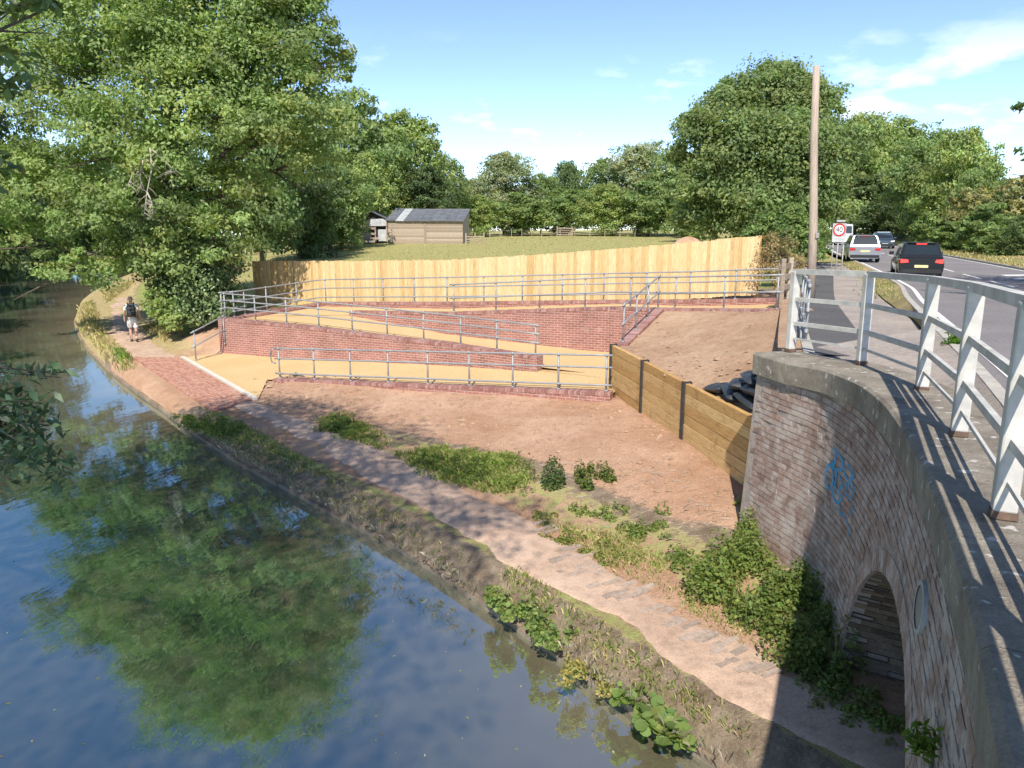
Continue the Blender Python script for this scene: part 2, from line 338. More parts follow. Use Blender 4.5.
FENCE = [Q(252, 261, 34.5), Q(350, 261, 32.0), Q(450, 259.8, 29.8), Q(540, 254.5, 28.3), Q(615, 249, 27.2), Q(700, 241.5, 26.1), Q(760, 235.5, 25.2)]
FENCE_H = 1.95

# ------------------------------------------------------------------ ground
def gmat(name='ground_cover'):
    m, n, l, b = nodes(name)
    at = n.new('ShaderNodeAttribute'); at.attribute_name = 'col'; sp = n.new('ShaderNodeSeparateColor'); l.new(at.outputs['Color'], sp.inputs[0])
    big = noise_node(n, l, 0.5, 6, 0.62, dist=0.5); mid = noise_node(n, l, 3.5, 8, 0.7); fin = noise_node(n, l, 30, 5, 0.72)
    soil = ramp(n, l, big.outputs['Fac'], [(0.3, (0.46, 0.27, 0.17)), (0.7, (0.65, 0.43, 0.3))])
    grs = ramp(n, l, mid.outputs['Fac'], [(0.3, (0.2, 0.25, 0.06)), (0.55, (0.33, 0.36, 0.12)), (0.75, (0.48, 0.43, 0.2))])
    dry = ramp(n, l, mid.outputs['Fac'], [(0.3, (0.4, 0.31, 0.15)), (0.7, (0.58, 0.46, 0.25))])
    bank = ramp(n, l, mid.outputs['Fac'], [(0.3, (0.2, 0.15, 0.105)), (0.7, (0.38, 0.3, 0.22))])
    def w(ch):
        a = n.new('ShaderNodeMath'); a.operation = 'SUBTRACT'; l.new(mid.outputs['Fac'], a.inputs[0]); a.inputs[1].default_value = 0.5
        c = n.new('ShaderNodeMath'); c.operation = 'MULTIPLY'; c.inputs[1].default_value = 1.5; l.new(a.outputs[0], c.inputs[0])
        d = n.new('ShaderNodeMath'); d.operation = 'ADD'; l.new(sp.outputs[ch], d.inputs[0]); l.new(c.outputs[0], d.inputs[1])
        return ramp(n, l, d.outputs[0], [(0.38, (0, 0, 0)), (0.62, (1, 1, 1))]).outputs[0]
    c = mixc(n, l, w('Red'), bank.outputs[0], soil.outputs[0]); c = mixc(n, l, w('Blue'), c, dry.outputs[0]); c = mixc(n, l, w('Green'), c, grs.outputs[0])
    r3 = ramp(n, l, fin.outputs['Fac'], [(0.3, (0.66, 0.66, 0.66)), (0.66, (1.18, 1.18, 1.18))]); c = mixc(n, l, 0.9, c, r3.outputs[0], 'MULTIPLY')
    r4 = ramp(n, l, mid.outputs['Fac'], [(0.25, (0.8, 0.78, 0.76)), (0.7, (1.1, 1.1, 1.1))]); c = mixc(n, l, 1.0, c, r4.outputs[0], 'MULTIPLY')
    l.new(c, b.inputs['Base Color']); b.inputs['Roughness'].default_value = 0.96; b.inputs['Specular IOR Level'].default_value = 0.12
    ad = n.new('ShaderNodeMath'); ad.operation = 'ADD'; l.new(mid.outputs['Fac'], ad.inputs[0]); l.new(fin.outputs['Fac'], ad.inputs[1])
    add_bump(n, l, b, ad.outputs[0], 0.8, 0.05); return m
M['ground'] = gmat()

CTRL = [(2.5, 7, 0), (0, 11, 0), (-4, 16, 0), (-8.5, 21, 0), (-13, 27.5, 0), (-18, 34.5, 0), (-23, 46, 0), (-30, 60, 0), (-36, 76, 0), (-44, 110, 0),
        (2.2, 18.1, 0.3), (3.2, 14.3, 0.5), (3.9, 11.5, 0.42), (3.5, 8.7, 0.15), (2.3, 11.4, 0.12), (-7.7, 22.3, 0.02), (-2.5, 20.3, 0.16), (1.0, 14.5, 0.25),
        (-10.6, 27.0, 0.05), (-10.4, 28.8, 0.75), (-9.6, 31.5, 1.1), (-12.2, 29.6, 0.35), (-15, 33, 0.25), (-17, 40, 0.6), (-21, 52, 0.8), (-11, 31.5, 0.8),
        (-11.6, 34.5, 0.98), (-2.4, 29.8, 1.25), (3.6, 27.2, 1.75), (8.1, 25.2, 2.25), (-6.5, 32.2, 1.15), (0.5, 28.3, 1.6),
        (-20, 62, 1.2), (0, 62, 1.4), (-15, 95, 2.0), (10, 95, 2.1), (0, 130, 2.35), (30, 125, 2.2), (-34, 100, 1.3), (0, 45, 1.2), (-12, 48, 1.1),
        (9.2, 24, 2.35), (11.5, 30, 2.3), (16, 44, 2.1), (27, 80, 2.0), (22, 14, 2.8), (28, 38, 2.25), (45, 22, 2.5), (44, 80, 2.1),
        (0, 420, 3), (-300, 300, 3), (300, 300, 3), (-120, 120, 1.4), (200, 60, 2.2), (10, -30, 1.5), (60, -60, 2), (-10, -60, 1)]
CT = np.array(CTRL, float)
_D = np.linalg.norm(CT[:, None, :2] - CT[None, :, :2], axis=2); _n = len(CT)
_A = np.zeros((_n + 1, _n + 1)); _A[:_n, :_n] = _D; _A[:_n, _n] = 1; _A[_n, :_n] = 1
_W = np.linalg.solve(_A, np.r_[CT[:, 2], 0])
def rbf(x, y):
    x, y = np.asarray(x, float), np.asarray(y, float); r = np.full(x.shape, _W[-1])
    for i in range(_n): r = r + _W[i] * np.hypot(x - CT[i, 0], y - CT[i, 1])
    return r
def seg_dist(x, y, line):
    """distance to a polyline and signed side (right positive)"""
    best = np.full(np.shape(x), 1e9); side = np.zeros(np.shape(x))
    for i in range(len(line) - 1):
        ax, ay = line[i][:2]; bx, by = line[i + 1][:2]; dx, dy = bx - ax, by - ay; L = dx * dx + dy * dy + 1e-12
        t = np.clip(((x - ax) * dx + (y - ay) * dy) / L, 0, 1); qx, qy = x - ax - t * dx, y - ay - t * dy; d = np.hypot(qx, qy)
        k = d < best; best = np.where(k, d, best); side = np.where(k, np.sign(qx * dy - qy * dx), side)
    return best, side
EDGE_C = resample(EDGE, step=1.0)
def shrink(poly, d):
    a = np.array([p[:2] for p in poly], float); c = a.mean(0); v = c - a; return a + v / np.linalg.norm(v, axis=1)[:, None] * d
ramp_poly = shrink([W1[0] + V(0.5, 0.4, 0), W1[1], W5[0], W5[1], W3[4] + V(0.5, 0, 0), W4[5] + V(0.4, 0, 0), W4[4], W4[3], W4[2], W4[1], W4[0], W2[0]], 0.12)
plat_poly = [SL[0], SL[1], SL[2], SL[3], (3.9, 10.3), (4.6, 10.3), (5.0, 12.2), (8.4, 21.5), W3[4], W3[3], W5[1]]
plat_poly = shrink(plat_poly, 0.1)
kr = offset(KERB, ROADW + 0.3); road_poly = [tuple(p) for p in np.r_[offset(KERB, -0.2)[::4, :2], kr[::-4, :2]]]
foot_poly = [tuple(p) for p in np.r_[FOOT_L[:, :2], KERB[(KERB[:, 1] < 48) & (KERB[:, 1] > 10)][::-3, :2]]]
deck_poly = [tuple(p) for p in np.r_[WALLP[::6, :2], np.array([(4.5, 10.5), (4.9, 11.5), (20, 8), (12, -16)])]]
apron_poly = shrink([P(184, 358, 0), P(255, 395, 0), W1[0] + V(0.6, 0, 0), W2[1], W2[0]], 0.1)
def ground_z(x, y, s=None):
    x, y = np.asarray(x, float), np.asarray(y, float)
    if s is None:
        d, sg = seg_dist(x, y, EDGE_C); s = d
    z = rbf(x, y); near = sstep(s, 1.6, 3.6)
    z = np.where(np.hypot(x, y) < 90, z * near, z)
    z = np.where(s < 0.34, np.minimum(z, -0.13 + 0.37 * np.clip(s, 0, 0.34)), z)
    amp = np.where(y < 40, 0.03, 0.06); z = z + amp * lumps(x, y) * sstep(s, 0.2, 1.2)
    return z
def ground_cut(x, y, z):
    z = np.where(inside(x, y, ramp_poly), np.minimum(z, -0.15), z)
    z = np.where(inside(x, y, apron_poly), np.minimum(z, 0.0), z)
    z = np.where(inside(x, y, plat_poly), np.minimum(z, 0.25), z)
    z = np.where(inside(x, y, road_poly), z - 0.7, z); z = np.where(inside(x, y, foot_poly), z - 0.5, z)
    z = np.where(inside(x, y, deck_poly), np.minimum(z, 0.02), z)
    return z
def canal_sheet(name, line, sgn, svals, zf, colf, m):
    t = np.gradient(line, axis=0); t /= np.linalg.norm(t, axis=1)[:, None]; nx, ny = t[:, 1] * sgn, -t[:, 0] * sgn
    S = np.array(svals); X = line[:, 0][:, None] + nx[:, None] * S; Y = line[:, 1][:, None] + ny[:, None] * S
    Sg = np.broadcast_to(S, X.shape); Z = zf(X, Y, Sg); Z[:, 0] = -1.6
    v = np.stack([X, Y, Z], 2).reshape(-1, 3); c = colf(X, Y, Sg).reshape(-1, 3)
    a, b = X.shape; i = (np.arange(a - 1)[:, None] * b + np.arange(b - 1)[None, :]).ravel()
    f = np.stack([i, i + 1, i + b + 1, i + b], 1)
    if sgn < 0: f = f[:, ::-1]
    return link(name, np_mesh(name, v, f[:, ::-1] if False else f, m, c, True))
soil_poly = [(-7.9, 20.5), (-7.7, 22.8), (-3.5, 22.0), (2.7, 19.6), (4.2, 11.6), (3.7, 10.5), (2.6, 11.2), (0.6, 14.0), (-2.2, 16.6), (-5.5, 19.2)]
def ground_col(x, y, s):
    r = np.zeros(x.shape); g = np.zeros(x.shape); b = np.zeros(x.shape)
    d, sd = seg_dist(x, y, [tuple(p) for p in soil_poly + soil_poly[:1]]); ins = inside(x, y, soil_poly)
    sd = np.where(ins, d, -d); r = np.maximum(r, sstep(sd, -0.35, 0.35))
    left = inside(x, y, [(-13.5, 28.2), (-11.2, 25.8), (-9.9, 26.3), (-8.0, 31.8), (-11.0, 33.5)]); r = np.where(left, 1, r)
    back = inside(x, y, [(-12, 31), (-12.2, 34.9), (-2, 30), (4, 27.5), (9.5, 25.5), (9.5, 22), (-7, 27)]); r = np.where(back, 0.9, r)
    field = sstep(y - 0.22 * x * 0, 36, 41) * sstep(s, 3, 9); g = np.maximum(g, 0.52 * field); b = np.maximum(b, 0.8 * field)
    farp = sstep(y, 24, 30) * (1 - sstep(s, 2.2, 4)); b = np.maximum(b, 0.85 * farp); g = np.maximum(g, 0.35 * farp)
    bend = sstep(y, 26, 30) * sstep(s, 2.4, 3.4) * (1 - field) * (1 - left); g = np.maximum(g, 0.75 * bend)
    nearb = (1 - sstep(y, 24, 30)); r = np.maximum(r, 0.75 * nearb * sstep(s, 0.45, 0.8) * (1 - sstep(s, 2.6, 3.2)))
    verge = nearb * sstep(s, 0.3, 0.5) * (1 - sstep(s, 0.62, 0.85)) * (1 - sstep(y, 19.2, 20)); g = np.maximum(g, 0.5 * verge); b = np.maximum(b, 0.6 * verge)
    rt = nearb * sstep(s, 1.75, 2.0) * (1 - sstep(s, 2.9, 3.6)) * (1 - sstep(y, 16, 18)); g = np.maximum(g, 0.42 * rt); b = np.maximum(b, 0.5 * rt)
    r = np.where((y > 19.3) & (y < 26) & (s < 1.0), 1.0, r)
    return np.stack([r, g, b], -1)
sv = [0, 0.0, 0.08, 0.16, 0.26, 0.38, 0.5, 0.65, 0.8] + list(np.arange(1.0, 22, 0.22)) + list(np.geomspace(22.3, 60, 26)) + list(np.geomspace(68, 900, 14))
g = canal_sheet('ground', EDGE, 1, sv, lambda x, y, s: ground_cut(x, y, ground_z(x, y, s)), ground_col, M['ground']); tag(g, kind='structure')
def fz(x, y, s): return np.where(s < 0.4, -0.1, 0.25 + 0.9 * sstep(s, 1, 12)) + 0.08 * lumps(x * 0.7, y * 0.7)
def fc(x, y, s):
    o = np.zeros(x.shape + (3,)); o[..., 1] = 0.75; o[..., 2] = 0.2; return o
fb = canal_sheet('far_bank', FAR, -1, [0, 0, 0.3, 0.8, 1.5, 3, 5, 8, 12, 18, 30, 60, 120, 300, 700], fz, fc, M['ground']); tag(fb, kind='structure')

# ------------------------------------------------------------------ water
def water_mat():
    m, n, l, b = nodes('canal_water')
    at = n.new('ShaderNodeAttribute'); at.attribute_name = 'col'; big = noise_node(n, l, 0.35, 4, 0.6); rr_ = ramp(n, l, big.outputs['Fac'], [(0.3, (0.7, 0.7, 0.7)), (0.7, (1.25, 1.25, 1.25))])
    l.new(mixc(n, l, 1.0, at.outputs['Color'], rr_.outputs[0], 'MULTIPLY'), b.inputs['Base Color']); b.inputs['Specular Tint'].default_value = (0.66, 0.93, 0.97, 1); b.inputs['Roughness'].default_value = 0.03; b.inputs['IOR'].default_value = 4.6
    b.inputs['Specular IOR Level'].default_value = 0.5
    tc = n.new('ShaderNodeTexCoord'); mp = n.new('ShaderNodeMapping'); mp.inputs['Rotation'].default_value = (0, 0, 0.65); mp.inputs['Scale'].default_value = (1.0, 0.45, 1); l.new(tc.outputs['Object'], mp.inputs[0])
    t = n.new('ShaderNodeTexNoise'); t.inputs['Scale'].default_value = 3.2; t.inputs['Detail'].default_value = 3; t.inputs['Roughness'].default_value = 0.5; l.new(mp.outputs[0], t.inputs['Vector'])
    add_bump(n, l, b, t.outputs['Fac'], 0.035, 0.12); return m
M['water'] = water_mat()
# silt colour: muddier in the shallows by the bank, darker over deep water
wx, wy = np.meshgrid(np.r_[np.arange(-90, -40, 5.0), np.arange(-40, 14.1, 0.75)], np.r_[np.arange(-25, 60, 0.75), np.arange(60, 211, 5.0)], indexing='ij')
dd_, _s = seg_dist(wx, wy, EDGE_C); mud = np.exp(-(dd_ / 2.2) ** 1.5)[..., None]; wc = np.array((0.06, 0.06, 0.044)) * (1 - mud) + np.array((0.18, 0.15, 0.1)) * mud
na, nb_ = wx.shape; ii = (np.arange(na - 1)[:, None] * nb_ + np.arange(nb_ - 1)[None, :]).ravel()
wat = link('canal_water', np_mesh('canal_water', np.stack([wx, wy, np.full(wx.shape, WATER)], 2).reshape(-1, 3), np.stack([ii, ii + nb_, ii + nb_ + 1, ii + 1], 1), M['water'], wc.reshape(-1, 3)))
tag(wat, kind='structure')
# floating leaves and specks
N = 90; xs = []
rr = np.random.default_rng(3)
while len(xs) < N:
    px, py = rr.uniform(0, 700), rr.uniform(330, 768); p = P(px, py, WATER + 0.004); d, sg = seg_dist(np.array([p.x]), np.array([p.y]), EDGE_C)
    if sg[0] < 0 and d[0] > 0.25: xs.append((p.x, p.y))
xs = np.array(xs); a = rr.uniform(0, 6.28, N); sz = rr.uniform(0.006, 0.02, N)
v = np.zeros((N, 4, 3)); ang = np.array([0, 1.57, 3.14, 4.71])
for k in range(4):
    v[:, k, 0] = xs[:, 0] + np.cos(a + ang[k]) * sz * (1.6 if k % 2 == 0 else 0.7); v[:, k, 1] = xs[:, 1] + np.sin(a + ang[k]) * sz * (1.6 if k % 2 == 0 else 0.7); v[:, k, 2] = WATER + 0.004
cc = np.array([(0.42, 0.38, 0.24), (0.5, 0.5, 0.42), (0.3, 0.32, 0.12), (0.35, 0.24, 0.12)])[rr.integers(0, 4, N)]
o = link('floating_leaves', np_mesh('floating_leaves', v.reshape(-1, 3), np.arange(N * 4).reshape(N, 4), M['grass'], np.repeat(cc, 4, 0)))
tag(o, 'scattered pale fallen leaves floating on the canal', 'leaves', kind='stuff')

# ------------------------------------------------------------------ towpath, canal edging, paving
def z3(line, z): return [(p[0], p[1], z) for p in line]
A = smoothline([(p[0], p[1], 0.025) for p in path_l], 0.12); B = smoothline([(p[0], p[1], 0.03) for p in path_r], 0.12)
n_ = max(len(A), len(B)); A, B = resample(A, n=n_), resample(B, n=n_)
for arr, mn in ((A, .5), (B, 1.45)):      # keep the path on the flat, clear of the bank edge
    d_, s_ = seg_dist(arr[:, 0], arr[:, 1], EDGE_C); push = np.clip(mn - d_ * s_, 0, 1) * (arr[:, 1] < 12); arr[:, 0] += push * .8; arr[:, 1] += push * .6
jit = np.random.default_rng(5).normal(0, 0.16, (n_, 2)); k3 = np.ones(5) / 5
for arr, c in ((A, 0), (B, 1)):
    e = np.convolve(jit[:, c], k3, 'same'); arr[:, 0] += e * 0.8; arr[:, 1] += e * 0.6
o = ruled('towpath', A, B, 12, M['path'], noise=0.02); tag(o, kind='structure')
wv = np.abs(np.linspace(-1, 1, 13)); dz = -0.045 * np.tile(wv ** 5, n_); tv = np.empty(len(o.data.vertices) * 3); o.data.vertices.foreach_get('co', tv); tv[2::3] += dz; o.data.vertices.foreach_set('co', tv); o.data.update()
# concrete waling at the water line, in lengths
ed = thing('canal_edging', 'low stone and concrete edging of the towpath bank along the water', 'canal edging', tuple(EDGE[40]) + (WATER,))
L = EDGE[(EDGE[:, 1] > 4) & (EDGE[:, 1] < 60)]; L = resample(L, step=0.3); i = 0; rs = random.Random(4)
while i < len(L) - 4:
    k = min(len(L) - 1, i + (4 if L[i][1] < 30 else 8)); seg = L[i:k + 1]; mb = MB(); mb.off = ed.location
    a = offset(seg, -0.07 - rs.uniform(0, 0.03)); b = offset(seg, 0.12); zt = WATER + 0.07 + rs.uniform(-0.015, 0.02)
    a[0] += (a[1] - a[0]) * 0.05; b[0] += (b[1] - b[0]) * 0.05; m_ = len(seg)
    vs = [(q[0], q[1], z) for q in a for z in (-0.9, zt)] + [(q[0], q[1], z) for q in b for z in (-0.9, zt + 0.015)]
    fs = []
    for j in range(m_ - 1):
        fs += [(2 * j, 2 * j + 1, 2 * j + 3, 2 * j + 2), (2 * j + 1, 2 * m_ + 2 * j + 1, 2 * m_ + 2 * j + 3, 2 * j + 3)]
    fs += [(0, 2 * m_, 2 * m_ + 1, 1), (2 * m_ - 2, 2 * m_ - 1, 4 * m_ - 1, 4 * m_ - 2)]
    mb.add(vs, fs); mb.build('edging_stone', M['stone'], ed); i = k
# red block paving strip: bricks laid across the path
pv_l = [P(132, 358, 0), P(213, 413, 0)]; pv_r = [P(180, 359, 0), P(252, 401, 0)]
mb = MB(); rs = random.Random(9)
u0 = (pv_l[1] - pv_l[0]); rows = int(u0.length / 0.215)
for i in range(rows):
    t0, t1 = i / rows, (i + 0.93) / rows
    a0, a1 = pv_l[0].lerp(pv_l[1], t0), pv_l[0].lerp(pv_l[1], t1); b0, b1 = pv_r[0].lerp(pv_r[1], t0), pv_r[0].lerp(pv_r[1], t1)
    nb = 16
    for j in range(nb):
        s0, s1 = (j + 0.04) / nb, (j + 0.94) / nb; z = 0.052 + rs.uniform(-0.004, 0.004)
        q = [a0.lerp(b0, s0), a0.lerp(b0, s1), a1.lerp(b1, s1), a1.lerp(b1, s0)]
        vs = [V(p.x, p.y, 0.0) for p in q] + [V(p.x, p.y, z) for p in q]
        mb.add(vs, [(4, 5, 6, 7), (0, 1, 5, 4), (1, 2, 6, 5), (2, 3, 7, 6), (3, 0, 4, 7)])
pv = mb.build('block_paving', M['paver']); tag(pv, kind='structure')
mb = MB(); q = [pv_l[0], pv_r[0], pv_r[1], pv_l[1]]; mb.add([V(p.x, p.y, 0.043) for p in q], [(3, 2, 1, 0)]); mb.build('joint_sand', M['path'], pv)
mb = MB(); mb.beam(pv_r[0] + V(0.07, 0.05, 0.04), pv_r[1] + V(0.07, 0.05, 0.04), 0.13, 0.1)
mb.build('kerb_strip', mat('pale_kerb', (0.62, 0.57, 0.5), 0.9, 0.1), pv)
# dark horse-grip bricks bedded in the towpath
rs = random.Random(2); mb0 = MB(); mb0.box((0, 0, 0), (0.3, 0.085, 0.05)); gm = mb0.mesh('grip_brick', M['blue_brick'])
tw = [o for o in COL.objects if o.name == 'towpath'][0]
for k in range(46):
    t = k / 45; px = 536 + t * 232 + rs.uniform(-5, 5); py = 536 + t * 140 - 0.0; w = rs.uniform(0.15, 0.85)
    p = P(px, py + rs.uniform(-16, 18), 0.028)
    o = link('grip_brick', gm, tw, (p.x, p.y, 0.005 + rs.uniform(-0.004, 0.003))); o.rotation_euler = (rs.uniform(-.02, .02), rs.uniform(-.02, .02), 0.60 + rs.uniform(-.08, .08)); o.scale = (rs.uniform(0.6, 1.3), rs.uniform(.8, 1.2), 1)

# ------------------------------------------------------------------ the zigzag ramp
UP = 0.1     # coping stands this far above the ramp
def lift(poly, dz): return [V(p[0], p[1], p[2] + dz) for p in poly]
# leg 1 (lowest), landing, leg 2, landing, leg 3
apron = [P(182, 359, 0.04), P(254, 392, 0.04), W1[0] + V(0, 0, -0.09), W2[0].lerp(W2[1], 0.0) + V(0, 0, 0)]
mb = MB(); pr0, pr1 = pv_r[0] + V(0.14, 0.1, 0), pv_r[1] + V(0.14, 0.1, 0)
leg1_f = [pr1 + V(0, 0, 0.045), V(W1[0].x - 0.3, W1[0].y + 0.1, 0.05), V(W1[0].x + 0.6, W1[0].y, 0.06), V(W1[1].x, W1[1].y, 0.52), V(W5[0].x, W5[0].y, 0.55)]
w2e = W2[3]
leg1_b = [pr0 + V(0, 0, 0.045), V(W2[0].x, W2[0].y, 0.05), V(W2[1].x, W2[1].y, 0.11), V(W2[2].x, W2[2].y, 0.34), V(w2e.x, w2e.y, 0.52), V(W5[0].x - 0.3, W5[0].y + 1.4, 0.555)]
o = ruled('ramp_lower', leg1_f, leg1_b, 4, M['resin'], n=40); tag(o, kind='structure')
land_f = [V(w2e.x, w2e.y, 0.53), V(W5[0].x - 0.3, W5[0].y + 1.0, 0.555), V(W5[0].x + .2, W5[0].y, 0.555)]
land_b = [V(W3[2].x - 2.5, W3[2].y + 1.0, 0.68), V(W3[2].x, W3[2].y, 0.6), V(W5[1].x, W5[1].y, 0.58)]
o = ruled('landing_right', land_f, land_b, 3, M['resin'], n=16); tag(o, kind='structure')
leg2_f = [V(W2[0].x, W2[0].y, W2[0].z - UP), V(W2[1].x, W2[1].y, W2[1].z - UP), V(W2[2].x, W2[2].y, W2[2].z - UP), V(w2e.x, w2e.y, 0.62), V(w2e.x + 1.2, w2e.y - 0.5, 0.56)]
leg2_b = [V(W4[0].x + 0.6, W4[0].y + 1.6, W2[0].z - UP), V(W3[0].x, W3[0].y, W3[0].z - 0.17), P(450, 334, 0.9), V(W3[2].x - 1.5, W3[2].y + 0.55, 0.66), V(W3[2].x - 0.6, W3[2].y + 0.2, 0.6)]
o = ruled('ramp_middle', leg2_f, leg2_b, 4, M['resin'], n=40); tag(o, kind='structure')
leg3_f = [V(W4[0].x + 0.3, W4[0].y + 0.9, W2[0].z - UP)] + [V(p.x, p.y, p.z - UP - (0.06 if i == 0 else 0)) for i, p in enumerate(W3)] + [V(8.0, 20.3, 2.5)]
leg3_b = [V(W4[0].x + 0.9, W4[0].y + 2.4, W2[0].z - UP)] + [V(p.x, p.y, W3[min(max(i - 1, 0), 4)].z - UP - 0.02) for i, p in enumerate(W4) if i > 0] + [V(9.3, 22.6, 2.52)]
o = ruled('ramp_upper', leg3_f, leg3_b, 4, M['resin'], n=48); tag(o, kind='structure')

def brick_wall(name, label, top, base_z, th=0.3, parent_group='brick ramp walls', cop=True, step=0.5, ends=True):
    """battlement of brickwork under a soldier-course coping; top = coping top line"""
    T = resample(top, step=step); d = np.r_[0, np.cumsum(np.linalg.norm(np.diff(T[:, :2], axis=0), axis=1))]
    bz = np.interp(np.linspace(0, 1, len(T)), np.linspace(0, 1, len(base_z)), base_z)
    th_ = thing(name, label, 'wall', (T[0][0], T[0][1], bz[0])); off = th_.location
    a, b = offset(T, th / 2), offset(T, -th / 2); h = 0.09; mb = MB(); mb.off = off; n = len(T)
    for q, fl in ((a, False), (b, True)):
        vs, uv = [], []
        for i in range(n):
            for z in (bz[i], T[i][2] - h): vs.append((q[i][0], q[i][1], z)); uv.append((d[i], z))
        fs = [(2 * i, 2 * i + 2, 2 * i + 3, 2 * i + 1) for i in range(n - 1)]
        if fl: fs = [f[::-1] for f in fs]
        mb.add(vs, fs, uv)
    for i, fl in ((0, 1), (n - 1, 0)):
        vs = [(a[i][0], a[i][1], bz[i]), (b[i][0], b[i][1], bz[i]), (b[i][0], b[i][1], T[i][2] - h), (a[i][0], a[i][1], T[i][2] - h)]
        mb.add(vs, [(0, 1, 2, 3) if fl else (3, 2, 1, 0)][:1], [(0, bz[i]), (th, bz[i]), (th, T[i][2] - h), (0, T[i][2] - h)])
    mb.build('brickwork', M['ramp_brick'], th_)
    C = resample(top, step=0.078); cl, cr = offset(C, th / 2 + 0.012), offset(C, -th / 2 - 0.012); mb = MB(); mb.off = off; rs = random.Random(len(C))
    for i in range(len(C) - 1):
        f0, f1 = 0.06, 0.94; q = []
        for s_, tt in ((cl, f0), (cl, f1), (cr, f1), (cr, f0)): q.append(s_[i] * (1 - tt) + s_[i + 1] * tt)
        dz = rs.uniform(-0.004, 0.004)
        vs = [(p[0], p[1], p[2] - h) for p in q] + [(p[0], p[1], p[2] + dz) for p in q]
        mb.add(vs, [(3, 2, 1, 0), (4, 5, 6, 7), (0, 1, 5, 4), (1, 2, 6, 5), (2, 3, 7, 6), (3, 0, 4, 7)])
    o = mb.build('coping', M['coping_brick'], th_); tag(o, kind='stuff')
    mb = MB(); mb.off = off
    for i in range(n - 1):
        q = [a[i], a[i + 1], b[i + 1], b[i]]; mb.add([(p[0], p[1], p[2] - 0.012) for p in q], [(0, 1, 2, 3)])
    mb.build('coping_bed', M['kerb'], th_)
    return th_
zl = lambda *a: list(a)
brick_wall('ramp_wall', 'low red brick kerb wall along the front of the lowest ramp', W1, [-0.2, 0.0], 0.3)
brick_wall('ramp_wall', 'tall red brick wall between the lowest and middle ramps', W2, [-0.2, 0.0, 0.2, 0.4], 0.32)
brick_wall('ramp_wall', 'long red brick wall between the middle and upper ramps', W3, [1.0, 0.5, 0.4, 0.5, 1.2], 0.3)
brick_wall('ramp_wall', 'red brick wall along the back of the upper ramp below the timber fence', W4, [0.3, 0.9, 1.3, 1.5, 1.6, 1.8], 0.3)
brick_wall('ramp_wall', 'short diagonal red brick wall beside the right landing and soil bank', W5, [0.2, 0.4], 0.3)
mb = MB(); 
brick_wall('ramp_wall', 'short return of the brick wall at the left end of the ramps', [W2[0] + V(-0.05, 0.02, 0.0), W4[0] + V(-0.02, 0.05, 0.02)], [-0.2, -0.1], 0.28, step=0.2)

def railing(name, label, line, spacing, h=0.89, mids=(0.5,), n_first=0.15, posts=None, r=0.024, group='galvanised ramp railings', ret=None):
    """tubular key-clamp railing: posts, top rail, mid rails, clamp fittings"""
    T = resample(line, step=0.25); d = np.r_[0, np.cumsum(np.linalg.norm(np.diff(T, axis=0), axis=1))]
    def at(s): return V(*[float(np.interp(s, d, T[:, k])) for k in range(3)])
    th = thing(name, label, 'railing', tuple(at(0)), 0, group); off = th.location
    npst = max(2, int(round((d[-1] - 2 * n_first) / spacing)) + 1)
    for i in range(npst):
        s = n_first + (d[-1] - 2 * n_first) * i / (npst - 1); p = at(s)
        mb = MB(); mb.off = off; mb.cyl(p + V(0, 0, -0.06), p + V(0, 0, h), r, 8); mb.cyl(p + V(0, 0, -0.005), p + V(0, 0, 0.03), r * 2.0, 10); po = mb.build('post', M['galv'], th, True)
        mb = MB(); mb.off = off
        for q in (h,) + tuple(h * m_ for m_ in mids): mb.cyl(p + V(0, 0, q - 0.035), p + V(0, 0, q + 0.035), r * 1.45, 8)
        tag(mb.build('clamp', M['galv'], po, True), kind='stuff')
    for q in (h,) + tuple(h * m_ for m_ in mids):
        mb = MB(); mb.off = off; mb.tube([V(*p) + V(0, 0, q) for p in resample(line, step=0.5)], r, 8); mb.build('top_rail' if q == h else 'mid_rail', M['galv'], th, True)
    if ret:
        mb = MB(); mb.off = off
        for p in ret:
            c = at(p); dirv = (at(0.3) - at(0)).normalized() * (-1 if p < 0.1 else 1)
            mb.tube([c + V(0, 0, h), c + dirv * 0.14 + V(0, 0, h - 0.06), c + dirv * 0.17 + V(0, 0, h * 0.72), c + dirv * 0.14 + V(0, 0, h * 0.54), c + V(0, 0, h * 0.5)], r, 8)
        mb.build('return_bend', M['galv'], th, True)
    return th
railing('railing', 'galvanised tube railing along the front of the lowest ramp', W1, 1.32, 0.89, (0.66, 0.16), ret=(0.02,))
railing('railing', 'galvanised tube railing between the lowest and middle ramps', [W2[0] + V(.05, 0, 0)] + W2[1:], 1.38, 0.86, (0.72, 0.42, 0.3)[:2])
railing('railing', 'galvanised tube railing in front of the upper ramp', W3[1:3] + [W3[2].lerp(W3[3], 1.0), W3[4]], 1.45, 0.92, (0.5,))
railing('railing', 'galvanised tube railing behind the upper ramp below the timber fence', W4, 1.5, 0.9, (0.62, 0.22))
railing('railing', 'short galvanised railing on the diagonal wall of the right landing', W5, 1.4, 0.95, (0.5,))
railing('railing', 'short galvanised railing at the left end of the ramps', [W2[0] + V(-0.05, 0.05, 0.0), W4[0] + V(0.3, 0.85, 0.02)], 0.75, 0.87, (0.66, 0.33), 0.1)
a, b = P(193, 362, 0.02), P(217, 352, 0.15)
railing('railing', 'low galvanised handrail on the soil beside the block paving', [a, b + V(0.3, 0.3, 0.3)], 1.3, 0.98, (0.5,))
